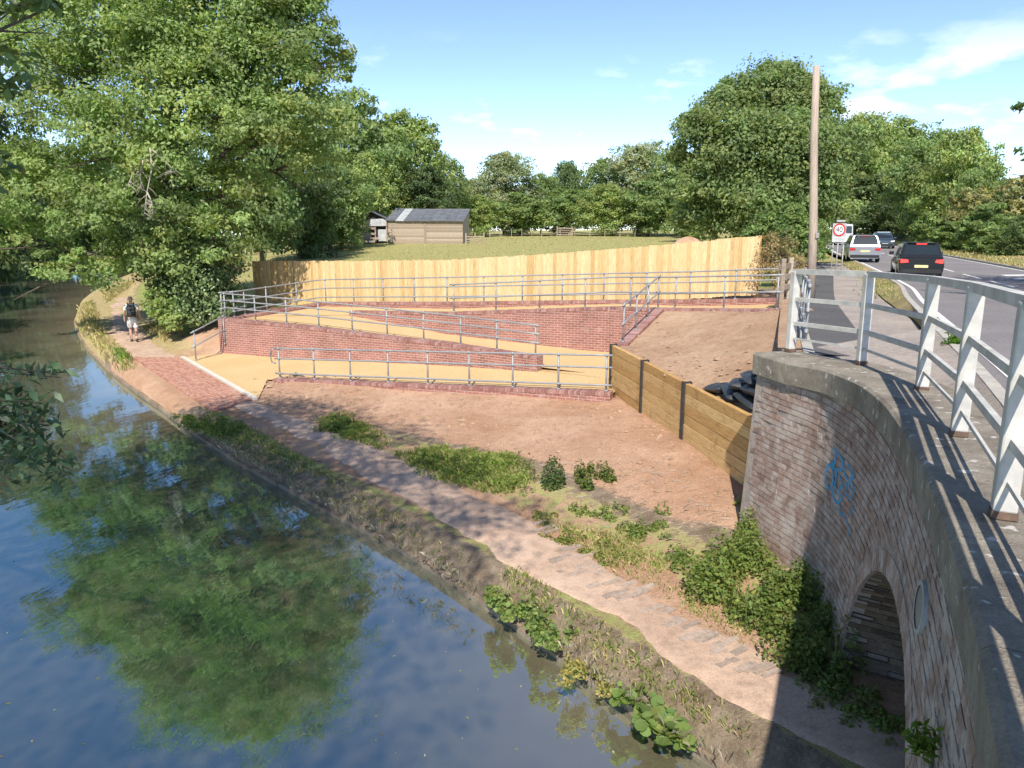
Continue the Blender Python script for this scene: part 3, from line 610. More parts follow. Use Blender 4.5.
# rail from the top of the ramp towards the bridge
railing('railing', 'galvanised railing running from the upper ramp towards the bridge railing', [V(7.75, 20.5, 2.5), V(6.3, 16.8, 2.62), V(5.0, 13.0, 2.72), V(4.62, 12.0, 2.74)], 1.5, 0.95, (0.6, 0.25))

# ------------------------------------------------------------------ sleeper retaining wall
sw = thing('sleeper_wall', 'timber sleeper retaining wall with dark steel posts beside the bridge', 'wall', (SL[0].x, SL[0].y, 0.2)); off = sw.location
sleep_h = 0.2; nb = 8
for b in range(3):
    a, c = SL[b], SL[b + 1]; d = (c - a).normalized(); a2, c2 = a + d * 0.035, c - d * 0.035
    me = MB(); Ln = (c2 - a2).length; me.box((0, 0, 0), (0.1, Ln, sleep_h - 0.006)); mesh_ = me.mesh('sleeper', M['sleeper'])
    for k in range(nb):
        z = S_TOP - sleep_h / 2 - k * sleep_h - 0.01 * 0
        o = link('sleeper', mesh_, sw, tuple((a2 + c2) / 2 + V(0, 0, z - S_TOP) - off + V(RNG.uniform(-.004, .004), 0, 0))); o.rotation_euler = (0, 0, math.atan2(-(c - a).x, (c - a).y))
        bv = o.modifiers.new('bevel', 'BEVEL'); bv.width = 0.006; bv.segments = 1
for b in range(4):
    p = SL[b]; dd = (SL[min(b + 1, 3)] - SL[max(b - 1, 0)]).normalized(); nn = V(dd.y, -dd.x, 0); rot = Matrix.Rotation(math.atan2(dd.y, dd.x), 3, 'Z'); mb = MB(); mb.off = off
    zc, hh = (S_TOP + 0.03 - 0.3) / 2, S_TOP + 0.03 + 0.3
    mb.box((p.x, p.y, zc), (0.012, 0.15, hh), rot); mb.box(V(p.x, p.y, zc) + nn * 0.075, (0.13, 0.014, hh), rot); mb.box(V(p.x, p.y, zc) - nn * 0.075, (0.13, 0.014, hh), rot)
    mb.build('steel_post', M['black_steel'], sw)
# soil plateau behind it
pl_l = [SL[3] + V(-.03, -0.35, -0.06), SL[3] + V(.05, 0, -0.05), SL[2] + V(.05, 0, -0.05), SL[1] + V(.05, 0, -0.05), SL[0] + V(.1, 0.02, -0.05), W5[0] + V(.12, 0, -0.08), W5[1] + V(0.15, -0.1, -0.09), W3[4] + V(-.5, 0, -0.1), W3[4] + V(0.3, -0.1, -0.05)]
pl_r = [V(4.5, 10.7, 2.66), V(4.75, 11.3, 2.73), V(5.2, 12.6, 2.74), V(5.85, 14.5, 2.7), V(6.55, 16.6, 2.66), V(7.25, 18.7, 2.62), V(7.65, 20.0, 2.58), V(7.75, 20.6, 2.54)]
o = ruled('soil_bank', pl_l, pl_r, 22, M['soil'], n=70, noise=0.035, pw=1.7); tag(o, kind='structure')

# ------------------------------------------------------------------ road, kerbs, footway
ext = np.linspace(0, 1, 9)[1:, None] * np.array([(-0.17, 0.78, -0.01)]) + WALLP[-1]
WALLP = np.r_[WALLP, ext]
KR = offset(KERB, ROADW)
o = ruled('road', offset(KERB, 0.0), KR, 10, M['asphalt'], n=160); tag(o, kind='structure'); road = o
COPW = np.interp(WALLP[:, 1], [4.5, 8.0, 9.8, 10.9], [0.46, 0.82, 0.86, 0.62])
_t = np.gradient(WALLP[:, :2], axis=0); _t /= np.linalg.norm(_t, axis=1)[:, None]
WIN = WALLP.copy(); WIN[:, 0] += _t[:, 1] * (COPW - 0.02); WIN[:, 1] -= _t[:, 0] * (COPW - 0.02)
win = resample([tuple(p) for p in WIN[WIN[:, 1] < 10.6]] + [(4.6, 11.6, 2.9)], n=60); win[:, 2] -= 0.1
kk = KERB[KERB[:, 1] < 12.6].copy(); kk[:, 2] += 0.1
o = ruled('pavement', win, offset(kk, -0.13), 6, M['pavement'], n=60, noise=0.008); tag(o, kind='structure')
FL = smoothline([tuple(p) for p in FOOT_L], 0.5)
kd, _ = seg_dist(FL[:, 0], FL[:, 1], [tuple(p) for p in KERB])
def foff(w):
    t = np.gradient(FL[:, :2], axis=0); t /= np.linalg.norm(t, axis=1)[:, None]; q = FL.copy(); w = np.broadcast_to(w, (len(FL),))
    q[:, 0] += t[:, 1] * w; q[:, 1] -= t[:, 0] * w; return q
w1 = np.minimum(0.85, kd * 0.45); w2 = np.minimum(2.1, kd - 0.14)
o = ruled('footway_strip', foff(0.0), foff(w1), 3, M['tarmac_new']); tag(o, kind='structure')
o = ruled('footway', foff(w1), foff(w2), 4, M['pavement'], dz=-0.012, noise=0.008); tag(o, kind='structure')
M['verge'] = ground_mat('dry_verge', [(0.2, 0.2, 0.07), (0.52, 0.38, 0.21)], 0.35, 6.0, 0.8, 0.04)
ke = KERB[(KERB[:, 1] > 10.6) & (KERB[:, 1] < 46.5)].copy(); ke = offset(ke, -0.13); ke[:, 2] += 0.1
vg = foff(w2); vg[:, 2] += 0.02
vb = foff(kd - 0.12); vb[:, 2] = np.interp(vb[:, 1], KERB[:, 1], KERB[:, 2]) + 0.1
o = ruled('verge', vg, vb, 8, M['verge'], noise=0.02); tag(o, kind='structure')
a = foff(-0.16); b = foff(-0.5); a[:, 2] += 0.005; b[:, 2] -= 0.06
k_ = FL[:, 1] < 22
o = ruled('sand_strip', a[k_], b[k_], 3, M['soil'], noise=0.01); tag(o, kind='structure')
ek = thing('footway_edging', 'pale concrete edging strip between sand and new tarmac footway', 'kerb', tuple(FL[0]))
q = foff(-0.08)[k_]
for i in range(0, len(q) - 2, 2):
    mb = MB(); mb.off = ek.location; a_, b_ = V(*q[i]), V(*q[i + 2]); mb.beam(a_.lerp(b_, 0.01) + V(0, 0, -0.06), a_.lerp(b_, 0.985) + V(0, 0, -0.06), 0.15, 0.17); mb.build('edging_block', M['kerb'], ek)
kb = mb = MB(); first = offset(KERB, -0.065)
ks = resample([tuple(p) for p in first[(first[:, 1] > -6) & (first[:, 1] < 40)]], step=0.915)
mb = MB(); far_k = first[first[:, 1] > 39.6]
mb.add([(p[0] + dx, p[1], p[2] + 0.11) for p in far_k for dx in (-0.07, 0.07)] + [(p[0] + 0.07, p[1], p[2] - 0.05) for p in far_k],
       [(2 * i, 2 * i + 1, 2 * i + 3, 2 * i + 2) for i in range(len(far_k) - 1)] + [(2 * i + 1, 2 * len(far_k) + i, 2 * len(far_k) + i + 1, 2 * i + 3) for i in range(len(far_k) - 1)])
kerb = mb.build('kerb', M['kerb']); tag(kerb, kind='structure')
for i in range(len(ks) - 1):
    a_, b_ = V(*ks[i]), V(*ks[i + 1]); mb = MB(); mb.beam(a_.lerp(b_, 0.008) + V(0, 0, 0.02), a_.lerp(b_, 0.992) + V(0, 0, 0.02 + RNG.uniform(-.006, .006)), 0.13, 0.18); mb.build('kerb_stone', M['kerb'], kerb)
k2 = offset(KERB, ROADW + 0.065); mb = MB()
mb.add([(p[0] + dx, p[1], p[2] + z) for p in k2 for dx, z in ((-0.07, -0.05), (-0.07, 0.1), (0.07, 0.1))], [(3 * i + j, 3 * i + j + 1, 3 * i + j + 4, 3 * i + j + 3) for i in range(len(k2) - 1) for j in (0, 1)])
tag(mb.build('kerb', M['kerb']), kind='structure')
v1 = offset(KERB, ROADW + 0.12); v2 = offset(KERB, ROADW + 7.0); v1[:, 2] += 0.1; v2[:, 2] += 0.35
o = ruled('verge', v1, v2, 8, M['verge'], noise=0.05); tag(o, kind='structure')
# centre line
wp = mat('road_paint', (0.74, 0.73, 0.7), 0.8, 0.12, 5, 0.2)
c0 = offset(KERB, ROADW / 2); d = np.r_[0, np.cumsum(np.linalg.norm(np.diff(c0, axis=0), axis=1))]; s_ = 14.0
def on_road(s, w): 
    i = offset(KERB, ROADW / 2 + w); return [float(np.interp(s, d, i[:, k])) for k in range(3)]
while s_ < 95:
    mb = MB(); q = [on_road(s_, -0.06), on_road(s_, 0.06), on_road(s_ + 4, 0.06), on_road(s_ + 4, -0.06)]
    mb.add([(p[0], p[1], p[2] + 0.008) for p in q], [(0, 1, 2, 3)]); mb.build('lane_marking', wp, road); s_ += 6
for w in (-3.35, 3.4):
    mb = MB(); qs = [on_road(s, w + e) for s in np.arange(16, 120, 1.0) for e in (-0.06, 0.06)]
    mb.add([(p[0], p[1], p[2] + 0.008) for p in qs], [(2 * i, 2 * i + 1, 2 * i + 3, 2 * i + 2) for i in range(len(qs) // 2 - 1)]); mb.build('edge_line', wp, road)
for k, (s, w) in enumerate([(47, 1.0), (50, 1.25), (53, 1.5)]):
    mb = MB(); q = [on_road(s, w), on_road(s + 0.8, w + 1.3), on_road(s + 1.7, w + 1.3), on_road(s + 0.9, w)]
    mb.add([(p[0], p[1], p[2] + 0.009) for p in q], [(0, 1, 2, 3)]); mb.build('hatch_marking', wp, road)

# ------------------------------------------------------------------ old brick bridge
bridge = thing('brick_bridge', 'old weathered brick canal bridge with concrete coping and towpath arch', 'bridge', (3.4, 7.0, 0))
BO = bridge.location
WS = np.r_[0, np.cumsum(np.linalg.norm(np.diff(WALLP[:, :2], axis=0), axis=1))]
TAN = np.gradient(WALLP[:, :2], axis=0); TAN /= np.linalg.norm(TAN, axis=1)[:, None]
COPH, BAT = 0.3, 0.06
def wall_at(s, z, out=0.0):
    x, y, zt = [np.interp(s, WS, WALLP[:, k]) for k in range(3)]; tx, ty = np.interp(s, WS, TAN[:, 0]), np.interp(s, WS, TAN[:, 1])
    o_ = out + BAT * (zt - COPH - z); return V(x - ty * o_, y + tx * o_, z), V(tx, ty, 0).normalized()
s_far = float(np.interp(7.45, WALLP[:, 1], WS)); s_near = float(np.interp(3.1, WALLP[:, 1], WS)); sc, ha = (s_far + s_near) / 2, (s_far - s_near) / 2
SPR, CRN = 0.25, 1.86
def arch_z(s):
    u = (s - sc) / ha
    return None if abs(u) >= 1 else SPR + (CRN - SPR) * math.sqrt(1 - u * u)
S0 = float(np.interp(-6, WALLP[:, 1], WS)); cols = list(np.arange(S0, WS[-1], 0.08)) + [WS[-1]]
cols += [s_far - 1e-3, s_far + 1e-3, s_near - 1e-3, s_near + 1e-3]; cols.sort()
mb = MB(); mb.off = BO; NV = 10; vs = []; fs = []
for s in cols:
    zt = float(np.interp(s, WS, WALLP[:, 2])) - COPH + 0.02; az = arch_z(s); zb = -0.5 if az is None else az
    for j in range(NV + 1): vs.append(wall_at(s, zb + (zt - zb) * j / NV)[0])
for i in range(len(cols) - 1):
    for j in range(NV): a_ = i * (NV + 1) + j; fs.append((a_, a_ + 1, a_ + NV + 2, a_ + NV + 1))
mb.add(vs, fs)
pe, te = wall_at(WS[-1], 0.0); rn = V(te.y, -te.x, 0)
ends = [wall_at(WS[-1], z)[0] for z in (-0.5, 2.57)]; mb.add([ends[0], ends[1], ends[1] + rn * 0.5, ends[0] + rn * 0.8], [(0, 1, 2, 3)])
mb.build('wall_face', M['mortar'], bridge, True)
# barrel of the arch
AX = V(0.83, -0.56, 0); mb = MB(); mb.off = BO; prof = []
prof.append((s_far, -0.4)); prof.append((s_far, 0.05))
for k in range(25):
    u = math.cos(math.pi * k / 24); prof.append((sc + ha * u * 0.9995, SPR + (CRN - SPR) * math.sqrt(max(0, 1 - u * u))))
prof += [(s_near, 0.05), (s_near, -0.4)]
base = [wall_at(s, z, -0.0)[0] for s, z in prof]; vs = []
for p in base: vs += [p, p + AX * 9]
mb.add(vs, [(2 * i, 2 * i + 1, 2 * i + 3, 2 * i + 2) for i in range(len(base) - 1)]); mb.build('arch_barrel', M['mortar'], bridge, True)
# solid deck slab over it, so that no light falls through
mb = MB(); mb.off = BO; lw = offset(WALLP, 0.3)[(WALLP[:, 1] > -6)][::8]; rw = lw + np.array([(9.5, -4.0, 0)])
vs = []
for a_, b_ in zip(lw, rw): vs += [(a_[0], a_[1], a_[2] - 0.32), (b_[0], b_[1], 2.62), (a_[0], a_[1], a_[2] - 0.6), (b_[0], b_[1], 2.3)]
mb.add(vs, [(4 * i + j[0], 4 * i + j[1], 4 * i + 4 + j[1], 4 * i + 4 + j[0]) for i in range(len(lw) - 1) for j in ((0, 1), (3, 2))]); mb.build('deck_slab', M['kerb'], bridge)
# face bricks
rs = random.Random(21); BW, BH = 0.222, 0.076; cand = []
smin = float(np.interp(1.6, WALLP[:, 1], WS))
for r in range(0, 40):
    z = -0.02 + r * BH; s = smin + (0.5 * BW if r % 2 else 0)
    while s < WS[-1] - 0.02:
        ln = BW if r % 2 == 0 or rs.random() < 0.6 else BW * 0.5
        sm = s + ln / 2; zt = float(np.interp(sm, WS, WALLP[:, 2])) - COPH; az = [arch_z(s), arch_z(sm), arch_z(s + ln)]; ok = z + BH < zt - 0.005
        for q in az:
            if q is not None and z < q + 0.2: ok = False
        if ok and s + ln < WS[-1] + 0.02:
            p, t = wall_at(sm, z + BH / 2); d2 = (p - camo.location); nrm = V(-t.y, t.x, 0); vis = max(0.0, -d2.normalized().dot(nrm)) / d2.length_squared * ln
            cand.append((vis, sm, z + BH / 2, ln))
        s += ln
def brick_mesh(ln, seed):
    r2 = random.Random(seed); m_ = MB(); m_.box((0, 0, 0), (ln - 0.012, 0.09, BH - 0.012)); m_.v = [(x + r2.uniform(-.003, .003), y + r2.uniform(-.002, .002), z + r2.uniform(-.0025, .0025)) for x, y, z in m_.v]
    return m_
bms = {(l_, k): brick_mesh(l_, k) for l_ in (BW, BW * 0.5) for k in range(6)}
bme = {k: v.mesh('brick', M['old_brick']) for k, v in bms.items()}
cand.sort(reverse=True); rest = MB(); rest.off = BO
for i, (vis, s, z, ln) in enumerate(cand):
    prd = rs.uniform(-0.039, -0.034) if rs.random() < 0.93 else rs.uniform(-0.05, -0.042)
    p, t = wall_at(s, z, prd); key = (ln, rs.randrange(6)); rot = Matrix.Rotation(math.atan2(t.y, t.x), 4, 'Z') @ Matrix.Rotation(math.atan(BAT) * 1.0, 4, 'X') @ Matrix.Rotation(rs.uniform(-.006, .006), 4, 'Y')
    if i < 300:
        o = link('brick', bme[key], bridge); o.matrix_local = Matrix.Translation(p - BO) @ rot
    else:
        rest.add([rot @ Vector(q) + p for q in bms[key].v], bms[key].f)
tag(rest.build('brickwork', M['old_brick'], bridge), kind='stuff')
# arch ring, two header courses, and lining courses
ring = MB(); ring.off = BO; nvous = 62
for k in range(nvous):
    u0, u1 = math.pi * (k + 0.06) / nvous, math.pi * (k + 0.94) / nvous; q = []
    for u, ex in ((u0, 0.0), (u1, 0.0), (u1, 0.2), (u0, 0.2)):
        s = sc + (ha + ex) * math.cos(u); z = SPR + (CRN - SPR + ex) * math.sin(u); q.append((s, z))
    o_ = rs.uniform(0.005, 0.009); vs = [wall_at(s, z, o_)[0] for s, z in q] + [wall_at(s, z, -0.1)[0] for s, z in q]
    ring.add(vs, [(3, 2, 1, 0), (0, 1, 5, 4), (1, 2, 6, 5), (2, 3, 7, 6), (3, 0, 4, 7)])
for r in range(3):
    for s in (s_far,):
        z0 = -0.05 + r * BH; q = [(s, z0), (s + 0.21, z0), (s + 0.21, z0 + BH - 0.01), (s, z0 + BH - 0.01)]; vs = [wall_at(a_, b_, 0.008)[0] for a_, b_ in q] + [wall_at(a_, b_, -0.1)[0] for a_, b_ in q]
        ring.add(vs, [(3, 2, 1, 0), (0, 1, 5, 4), (1, 2, 6, 5), (2, 3, 7, 6), (3, 0, 4, 7)])
tag(ring.build('arch_ring', M['old_brick'], bridge), kind='stuff')
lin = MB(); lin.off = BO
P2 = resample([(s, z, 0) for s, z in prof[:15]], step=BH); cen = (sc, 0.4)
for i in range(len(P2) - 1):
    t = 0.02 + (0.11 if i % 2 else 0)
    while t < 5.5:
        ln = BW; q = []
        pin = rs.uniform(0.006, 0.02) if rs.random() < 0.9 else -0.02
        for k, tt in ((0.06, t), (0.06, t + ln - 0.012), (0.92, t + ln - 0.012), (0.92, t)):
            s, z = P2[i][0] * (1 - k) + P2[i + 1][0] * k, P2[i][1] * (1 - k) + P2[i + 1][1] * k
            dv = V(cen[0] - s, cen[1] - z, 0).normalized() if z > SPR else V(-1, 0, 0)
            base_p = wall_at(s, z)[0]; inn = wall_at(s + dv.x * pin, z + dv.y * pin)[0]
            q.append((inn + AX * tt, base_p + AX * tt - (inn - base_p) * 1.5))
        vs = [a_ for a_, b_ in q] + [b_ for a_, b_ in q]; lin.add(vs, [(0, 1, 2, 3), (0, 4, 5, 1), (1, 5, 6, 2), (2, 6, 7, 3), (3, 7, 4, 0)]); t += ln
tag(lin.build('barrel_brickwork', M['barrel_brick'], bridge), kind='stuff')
# coping blocks
s = S0; ci = 0
while s < WS[-1] - 0.05:
    e = min(WS[-1] + 0.04, s + (1.15 if s < WS[-1] - 1.6 else 0.98)); e = WS[-1] + 0.04 if WS[-1] - e < 0.3 else e
    n = max(3, int((e - s) / 0.1)); mb = MB(); mb.off = BO; vs = []
    for k in range(n + 1):
        ss = s + 0.006 + (e - s - 0.012) * k / n; x, y, zt = [float(np.interp(ss, WS, WALLP[:, j])) for j in range(3)]; tx, ty = float(np.interp(ss, WS, TAN[:, 0])), float(np.interp(ss, WS, TAN[:, 1]))
        if ss > WS[-1]: x += tx * (ss - WS[-1]); y += ty * (ss - WS[-1])
        cw = float(np.interp(y, WALLP[:, 1], COPW))
        for o_, dz in ((0.06, -COPH), (0.065, -0.03), (0.035, 0.0), (-cw + .02, 0.0), (-cw, -COPH)): vs.append((x - ty * o_, y + tx * o_, zt + dz))
    fs = [(5 * k + j, 5 * k + 5 + j, 5 * k + 5 + (j + 1) % 5, 5 * k + (j + 1) % 5)[::-1] for k in range(n) for j in range(5)] + [(0, 1, 2, 3, 4), tuple(5 * n + j for j in (4, 3, 2, 1, 0))]
    mb.add(vs, fs); mb.build('coping_stone', M['coping'], bridge); s = e; ci += 1
# recessed band under coping
# oval plate
op = MB(); op.off = BO; sp_, zp = float(np.interp(4.35, WALLP[:, 1], WS)), 2.36
def oval(rx, rz, out, n=28): return [wall_at(sp_ + rx * math.cos(2 * math.pi * k / n), zp + rz * math.sin(2 * math.pi * k / n), out)[0] for k in range(n)]
a_, b_, c_ = oval(0.2, 0.16, 0.0), oval(0.2, 0.16, 0.035), oval(0.165, 0.127, 0.035); e_ = oval(0.165, 0.127, 0.028); n = 28
op.add(a_ + b_ + c_, [(k, (k + 1) % n, n + (k + 1) % n, n + k) for k in range(n)] + [(n + k, n + (k + 1) % n, 2 * n + (k + 1) % n, 2 * n + k) for k in range(n)])
plate = op.build('oval_plate', mat('plate_rim', (0.33, 0.34, 0.34), 0.6, 0.2), bridge); op = MB(); op.off = BO; op.add(e_, [tuple(range(n))]); op.build('plate_face', mat('plate_face', (0.2, 0.21, 0.21), 0.6, 0.3), bridge)
# blue sprayed tag
gr = MB(); gr.off = BO
strokes = [[(.1, 1.0), (.42, .92), (.4, .7), (.2, .62), (.12, .75)], [(.16, 1.0), (.22, .8), (.18, .62)], [(.42, .92), (.5, .7), (.62, .66)], [(.55, .92), (.8, .86), (.72, .7), (.9, .66), (.84, .5)],
           [(.05, .62), (.0, .42), (.06, .22), (.2, .16), (.24, .4), (.18, .6), (.05, .62)], [(.1, .66), (.3, .6), (.3, .3), (.26, .1)], [(.36, .6), (.5, .5), (.42, .3), (.56, .2)], [(.6, .6), (.62, .38), (.8, .42), (.94, .3), (.88, .16)],
           [(.24, .12), (.4, .04), (.5, .14), (.52, .3)], [(.56, -.04), (.7, .0), (.86, -.06), (.95, -.2)], [(.74, .84), (.66, .6), (.74, .5)], [(.46, .14), (.56, -.08)]]
sg0, zg0 = P(850, 505, 1.5), 0
def tag_pt(u, v):
    # on the wall: u along it towards the near side, v up
    s = s_tag - u * 1.15; return wall_at(s, 1.45 + v * 0.6, 0.013)
s_tag = float(np.interp(8.95, WALLP[:, 1], WS))
for st in strokes:
    L_ = resample([(a, b) for a, b in st], step=0.05); w = 0.022
    vs = []
    for k in range(len(L_)):
        d_ = L_[min(k + 1, len(L_) - 1)] - L_[max(k - 1, 0)]; d_ /= np.linalg.norm(d_) + 1e-9; nn = np.array([-d_[1], d_[0]]) * w
        vs += [tag_pt(*(L_[k] + nn))[0], tag_pt(*(L_[k] - nn))[0]]
    gr.add(vs, [(2 * k, 2 * k + 1, 2 * k + 3, 2 * k + 2) for k in range(len(L_) - 1)])
gr.build('graffiti', mat('blue_spray', (0.04, 0.3, 0.55), 0.7, 0.3, 9, 0.1), bridge)

# ------------------------------------------------------------------ bridge railing
br = thing('bridge_railing', 'off-white painted steel post and rail parapet on the bridge coping', 'railing', (3.6, 8, 3.0)); off = br.location
pp = []
PL = [(3.97, 10.85, 2.87), (4.43, 9.61, 2.92), (4.22, 7.75, 2.99), (3.42, 5.69, 3.09), (2.59, 3.83, 3.17), (1.8, 2.0, 3.2), (1.05, 0.3, 3.22), (0.3, -1.4, 3.22)]
for i in range(len(PL)):
    t_ = V(*PL[max(i - 1, 0)]) - V(*PL[min(i + 1, len(PL) - 1)]); t_.z = 0; pp.append((V(*PL[i]), t_.normalized()))
RH = 1.13
for p, t in pp:
    rot = Matrix.Rotation(math.atan2(t.y, t.x), 3, 'Z'); mb = MB(); mb.off = off
    mb.box(p + V(0, 0, RH / 2 + 0.02), (0.1, 0.012, RH - 0.04), rot); n_ = V(t.y, -t.x, 0)
    for sg in (-1, 1): mb.box(p + t * sg * 0.048 + V(0, 0, RH / 2 + 0.02), (0.014, 0.115, RH - 0.04), rot)
    mb = MB(); mb.off = off; mb.box(p + V(0, 0, RH / 2 + 0.02), (0.095, 0.115, RH - 0.03), rot)
    po = mb.build('post', M['rail_paint'], br); bv = po.modifiers.new('bevel', 'BEVEL'); bv.width = 0.012; bv.segments = 2
    mb = MB(); mb.off = off; mb.box(p + V(0, 0, 0.02), (0.105, 0.125, 0.04), rot, 0.96); mb.build('rusty_foot', M['rust'], po)
for i in range(len(pp) - 1):
    (a_, t0), (b_, t1) = pp[i], pp[i + 1]; d_ = (b_ - a_).normalized()
    mb = MB(); mb.off = off; mb.beam(a_ + V(0, 0, RH + 0.0) - d_ * 0.03, b_ + V(0, 0, RH + 0.0) + d_ * 0.03, 0.085, 0.07); o = mb.build('top_rail', M['rail_paint'], br)
    for h, w in ((0.66, 0.05), (0.36, 0.05), (0.17, 0.025)):
        mb = MB(); mb.off = off; mb.beam(a_ + V(0, 0, RH * h) + d_ * 0.05, b_ + V(0, 0, RH * h) - d_ * 0.05, w * 0.8, w * 1.1); mb.build('mid_rail' if w > .03 else 'low_rail', M['rail_paint'], br)

# ------------------------------------------------------------------ close-board timber fence
F = resample(FENCE, step=0.13); fence = thing('timber_fence', 'new golden close-boarded timber fence curving behind the ramps', 'fence', (F[0][0], F[0][1], F[0][2] - FENCE_H)); off = fence.location
mbd = MB(); mbd.add([(-0.07, 0, 0), (0.07, 0, 0), (0.07, 0.012, 0), (-0.07, 0.022, 0), (-0.07, 0, 1.9), (0.07, 0, 1.9), (0.07, 0.012, 1.9), (-0.07, 0.022, 1.9)], [(3, 2, 1, 0), (4, 5, 6, 7), (0, 1, 5, 4), (1, 2, 6, 5), (2, 3, 7, 6), (3, 0, 4, 7)])
bmesh_ = mbd.mesh('board', M['fence_board'])
for i in range(len(F) - 1):
    a, b = V(*F[i]), V(*F[i + 1]); d = b - a; o = link('board', bmesh_, fence, tuple((a + b) / 2 - V(0, 0, 1.9 + RNG.uniform(-0.018, 0.018)) - off)); o.rotation_euler = (RNG.uniform(-.004, .004), RNG.uniform(-.003, .003), math.atan2(d.y, d.x))
    o.location += V(0.013, 0.012, 0) * (i % 2) * -1
Fp = resample(FENCE, step=2.4)
for p in Fp:
    mb = MB(); mb.off = off; mb.box((p[0] + 0.03, p[1] + 0.1, p[2] - 1.05), (0.1, 0.1, 2.1)); mb.build('fence_post', M['sleeper'], fence)
for h in (0.3, 1.0, 1.7):
    for i in range(len(Fp) - 1):
        mb = MB(); mb.off = off; mb.beam(V(*Fp[i]) + V(0.02, 0.06, h - 1.95), V(*Fp[i + 1]) + V(0.02, 0.06, h - 1.95), 0.04, 0.08); mb.build('fence_rail', M['sleeper'], fence)

# ------------------------------------------------------------------ black bags behind the sleepers
def pillow(L, W, H, seed):
    r = np.random.default_rng(seed); n, m = 14, 10; vs = []; ph = r.uniform(0, 6, 4)
    for top in (1, -1):
        for i in range(n + 1):
            for j in range(m + 1):
                u, v = i / n * 2 - 1, j / m * 2 - 1; e = max(0, (1 - abs(u) ** 3.2) * (1 - abs(v) ** 3.2)) ** 0.5
                wr = 0.09 * math.sin(7 * u + ph[0]) * math.sin(5 * v + ph[1]) + 0.06 * math.sin(15 * u + ph[2] + 4 * v)
                vs.append((u * L / 2 * (1 - 0.05 * v * v), v * W / 2 * (1 - 0.07 * u * u), top * H / 2 * e * (1 + wr * 1.6)))
    fs = []; k = (n + 1) * (m + 1)
    for t in (0, 1):
        for i in range(n):
            for j in range(m):
                a = t * k + i * (m + 1) + j; q = (a, a + m + 1, a + m + 2, a + 1); fs.append(q if t == 0 else q[::-1])
    mb = MB(); mb.add(vs, fs); return mb
bags = [((3.82, 13.75, 1.7), 1.7, 0.6, 'lying farthest from the bridge along the sleeper top'), ((3.95, 13.15, 1.74), 1.5, 0.62, 'second from the far end in the bottom row'), ((4.06, 12.55, 1.76), 1.8, 0.62, 'in the middle of the bottom row'), ((4.16, 11.95, 1.78), 1.5, 0.6, 'in the bottom row nearest the bridge wall'),
        ((4.0, 12.95, 1.93), 1.2, 0.58, 'at the far end of the second row'), ((4.1, 12.4, 1.95), 1.75, 0.6, 'in the middle of the second row'), ((4.2, 11.85, 1.97), 1.4, 0.6, 'in the second row tight under the coping'), ((4.1, 12.55, 2.12), 1.5, 0.6, 'large and rounded at the far end of the third row'), ((4.2, 12.0, 2.14), 1.7, 0.58, 'in the third row beside the coping'), ((4.16, 12.2, 2.3), 1.35, 0.62, 'topmost of the heap beside the coping end')]
for i, (p, rz, L, lab) in enumerate(bags):
    o = pillow(L * 1.12, 0.52, 0.19, i).build('sandbag', M['bag'], None, True); o.location = p; o.rotation_euler = (RNG.uniform(-.12, .12), RNG.uniform(-.2, .2), rz)
    sb = o.modifiers.new('sub', 'SUBSURF'); sb.levels = 1; sb.render_levels = 1
    tag(o, 'black plastic sandbag, ' + lab, 'sandbag', 'black sandbags piled by the bridge')

# clods and stones on the bare soil
rng = np.random.default_rng(33); CP_ = []
sl_ = np.array(soil_poly); X, Y = rng.uniform(-8, 4.2, 5200), rng.uniform(10.6, 22.6, 5200); k = inside(X, Y, soil_poly) & ~inside(X, Y, ramp_poly); CP_.append(np.stack([X[k], Y[k], ground_z(X[k], Y[k])], 1))
bk = bpy.data.objects['soil_bank'].data; co = np.empty(len(bk.vertices) * 3); bk.vertices.foreach_get('co', co); co = co.reshape(-1, 3); co = co[rng.integers(0, len(co), 900)] + np.c_[rng.normal(0, .05, (900, 2)), np.zeros(900)]; CP_.append(co)
CP_ = np.concatenate(CP_); n = len(CP_); sz = rng.gamma(2.0, .011, n) + .006; base_ = np.array([(1, 0, 0), (0, 1, 0), (-1, 0, 0), (0, -1, 0), (0, 0, .7), (0, 0, -.6)]); a_ = rng.uniform(0, 6.28, n); v = base_[None] * (1 + rng.normal(0, .25, (n, 6, 1))) * sz[:, None, None]
x_ = v[..., 0] * np.cos(a_)[:, None] - v[..., 1] * np.sin(a_)[:, None]; y_ = v[..., 0] * np.sin(a_)[:, None] + v[..., 1] * np.cos(a_)[:, None]; v = np.stack([x_ + CP_[:, 0:1], y_ + CP_[:, 1:2], v[..., 2] + CP_[:, 2:3] + .004], 2)
tri = np.array([(0, 1, 4), (1, 2, 4), (2, 3, 4), (3, 0, 4)]); f = (np.arange(n)[:, None, None] * 6 + tri[None]).reshape(-1, 3)
tag(link('soil_clods', np_mesh('soil_clods', v.reshape(-1, 3), f, M['soil'])), 'small clods and stones strewn over the bare soil', 'clods', kind='stuff')

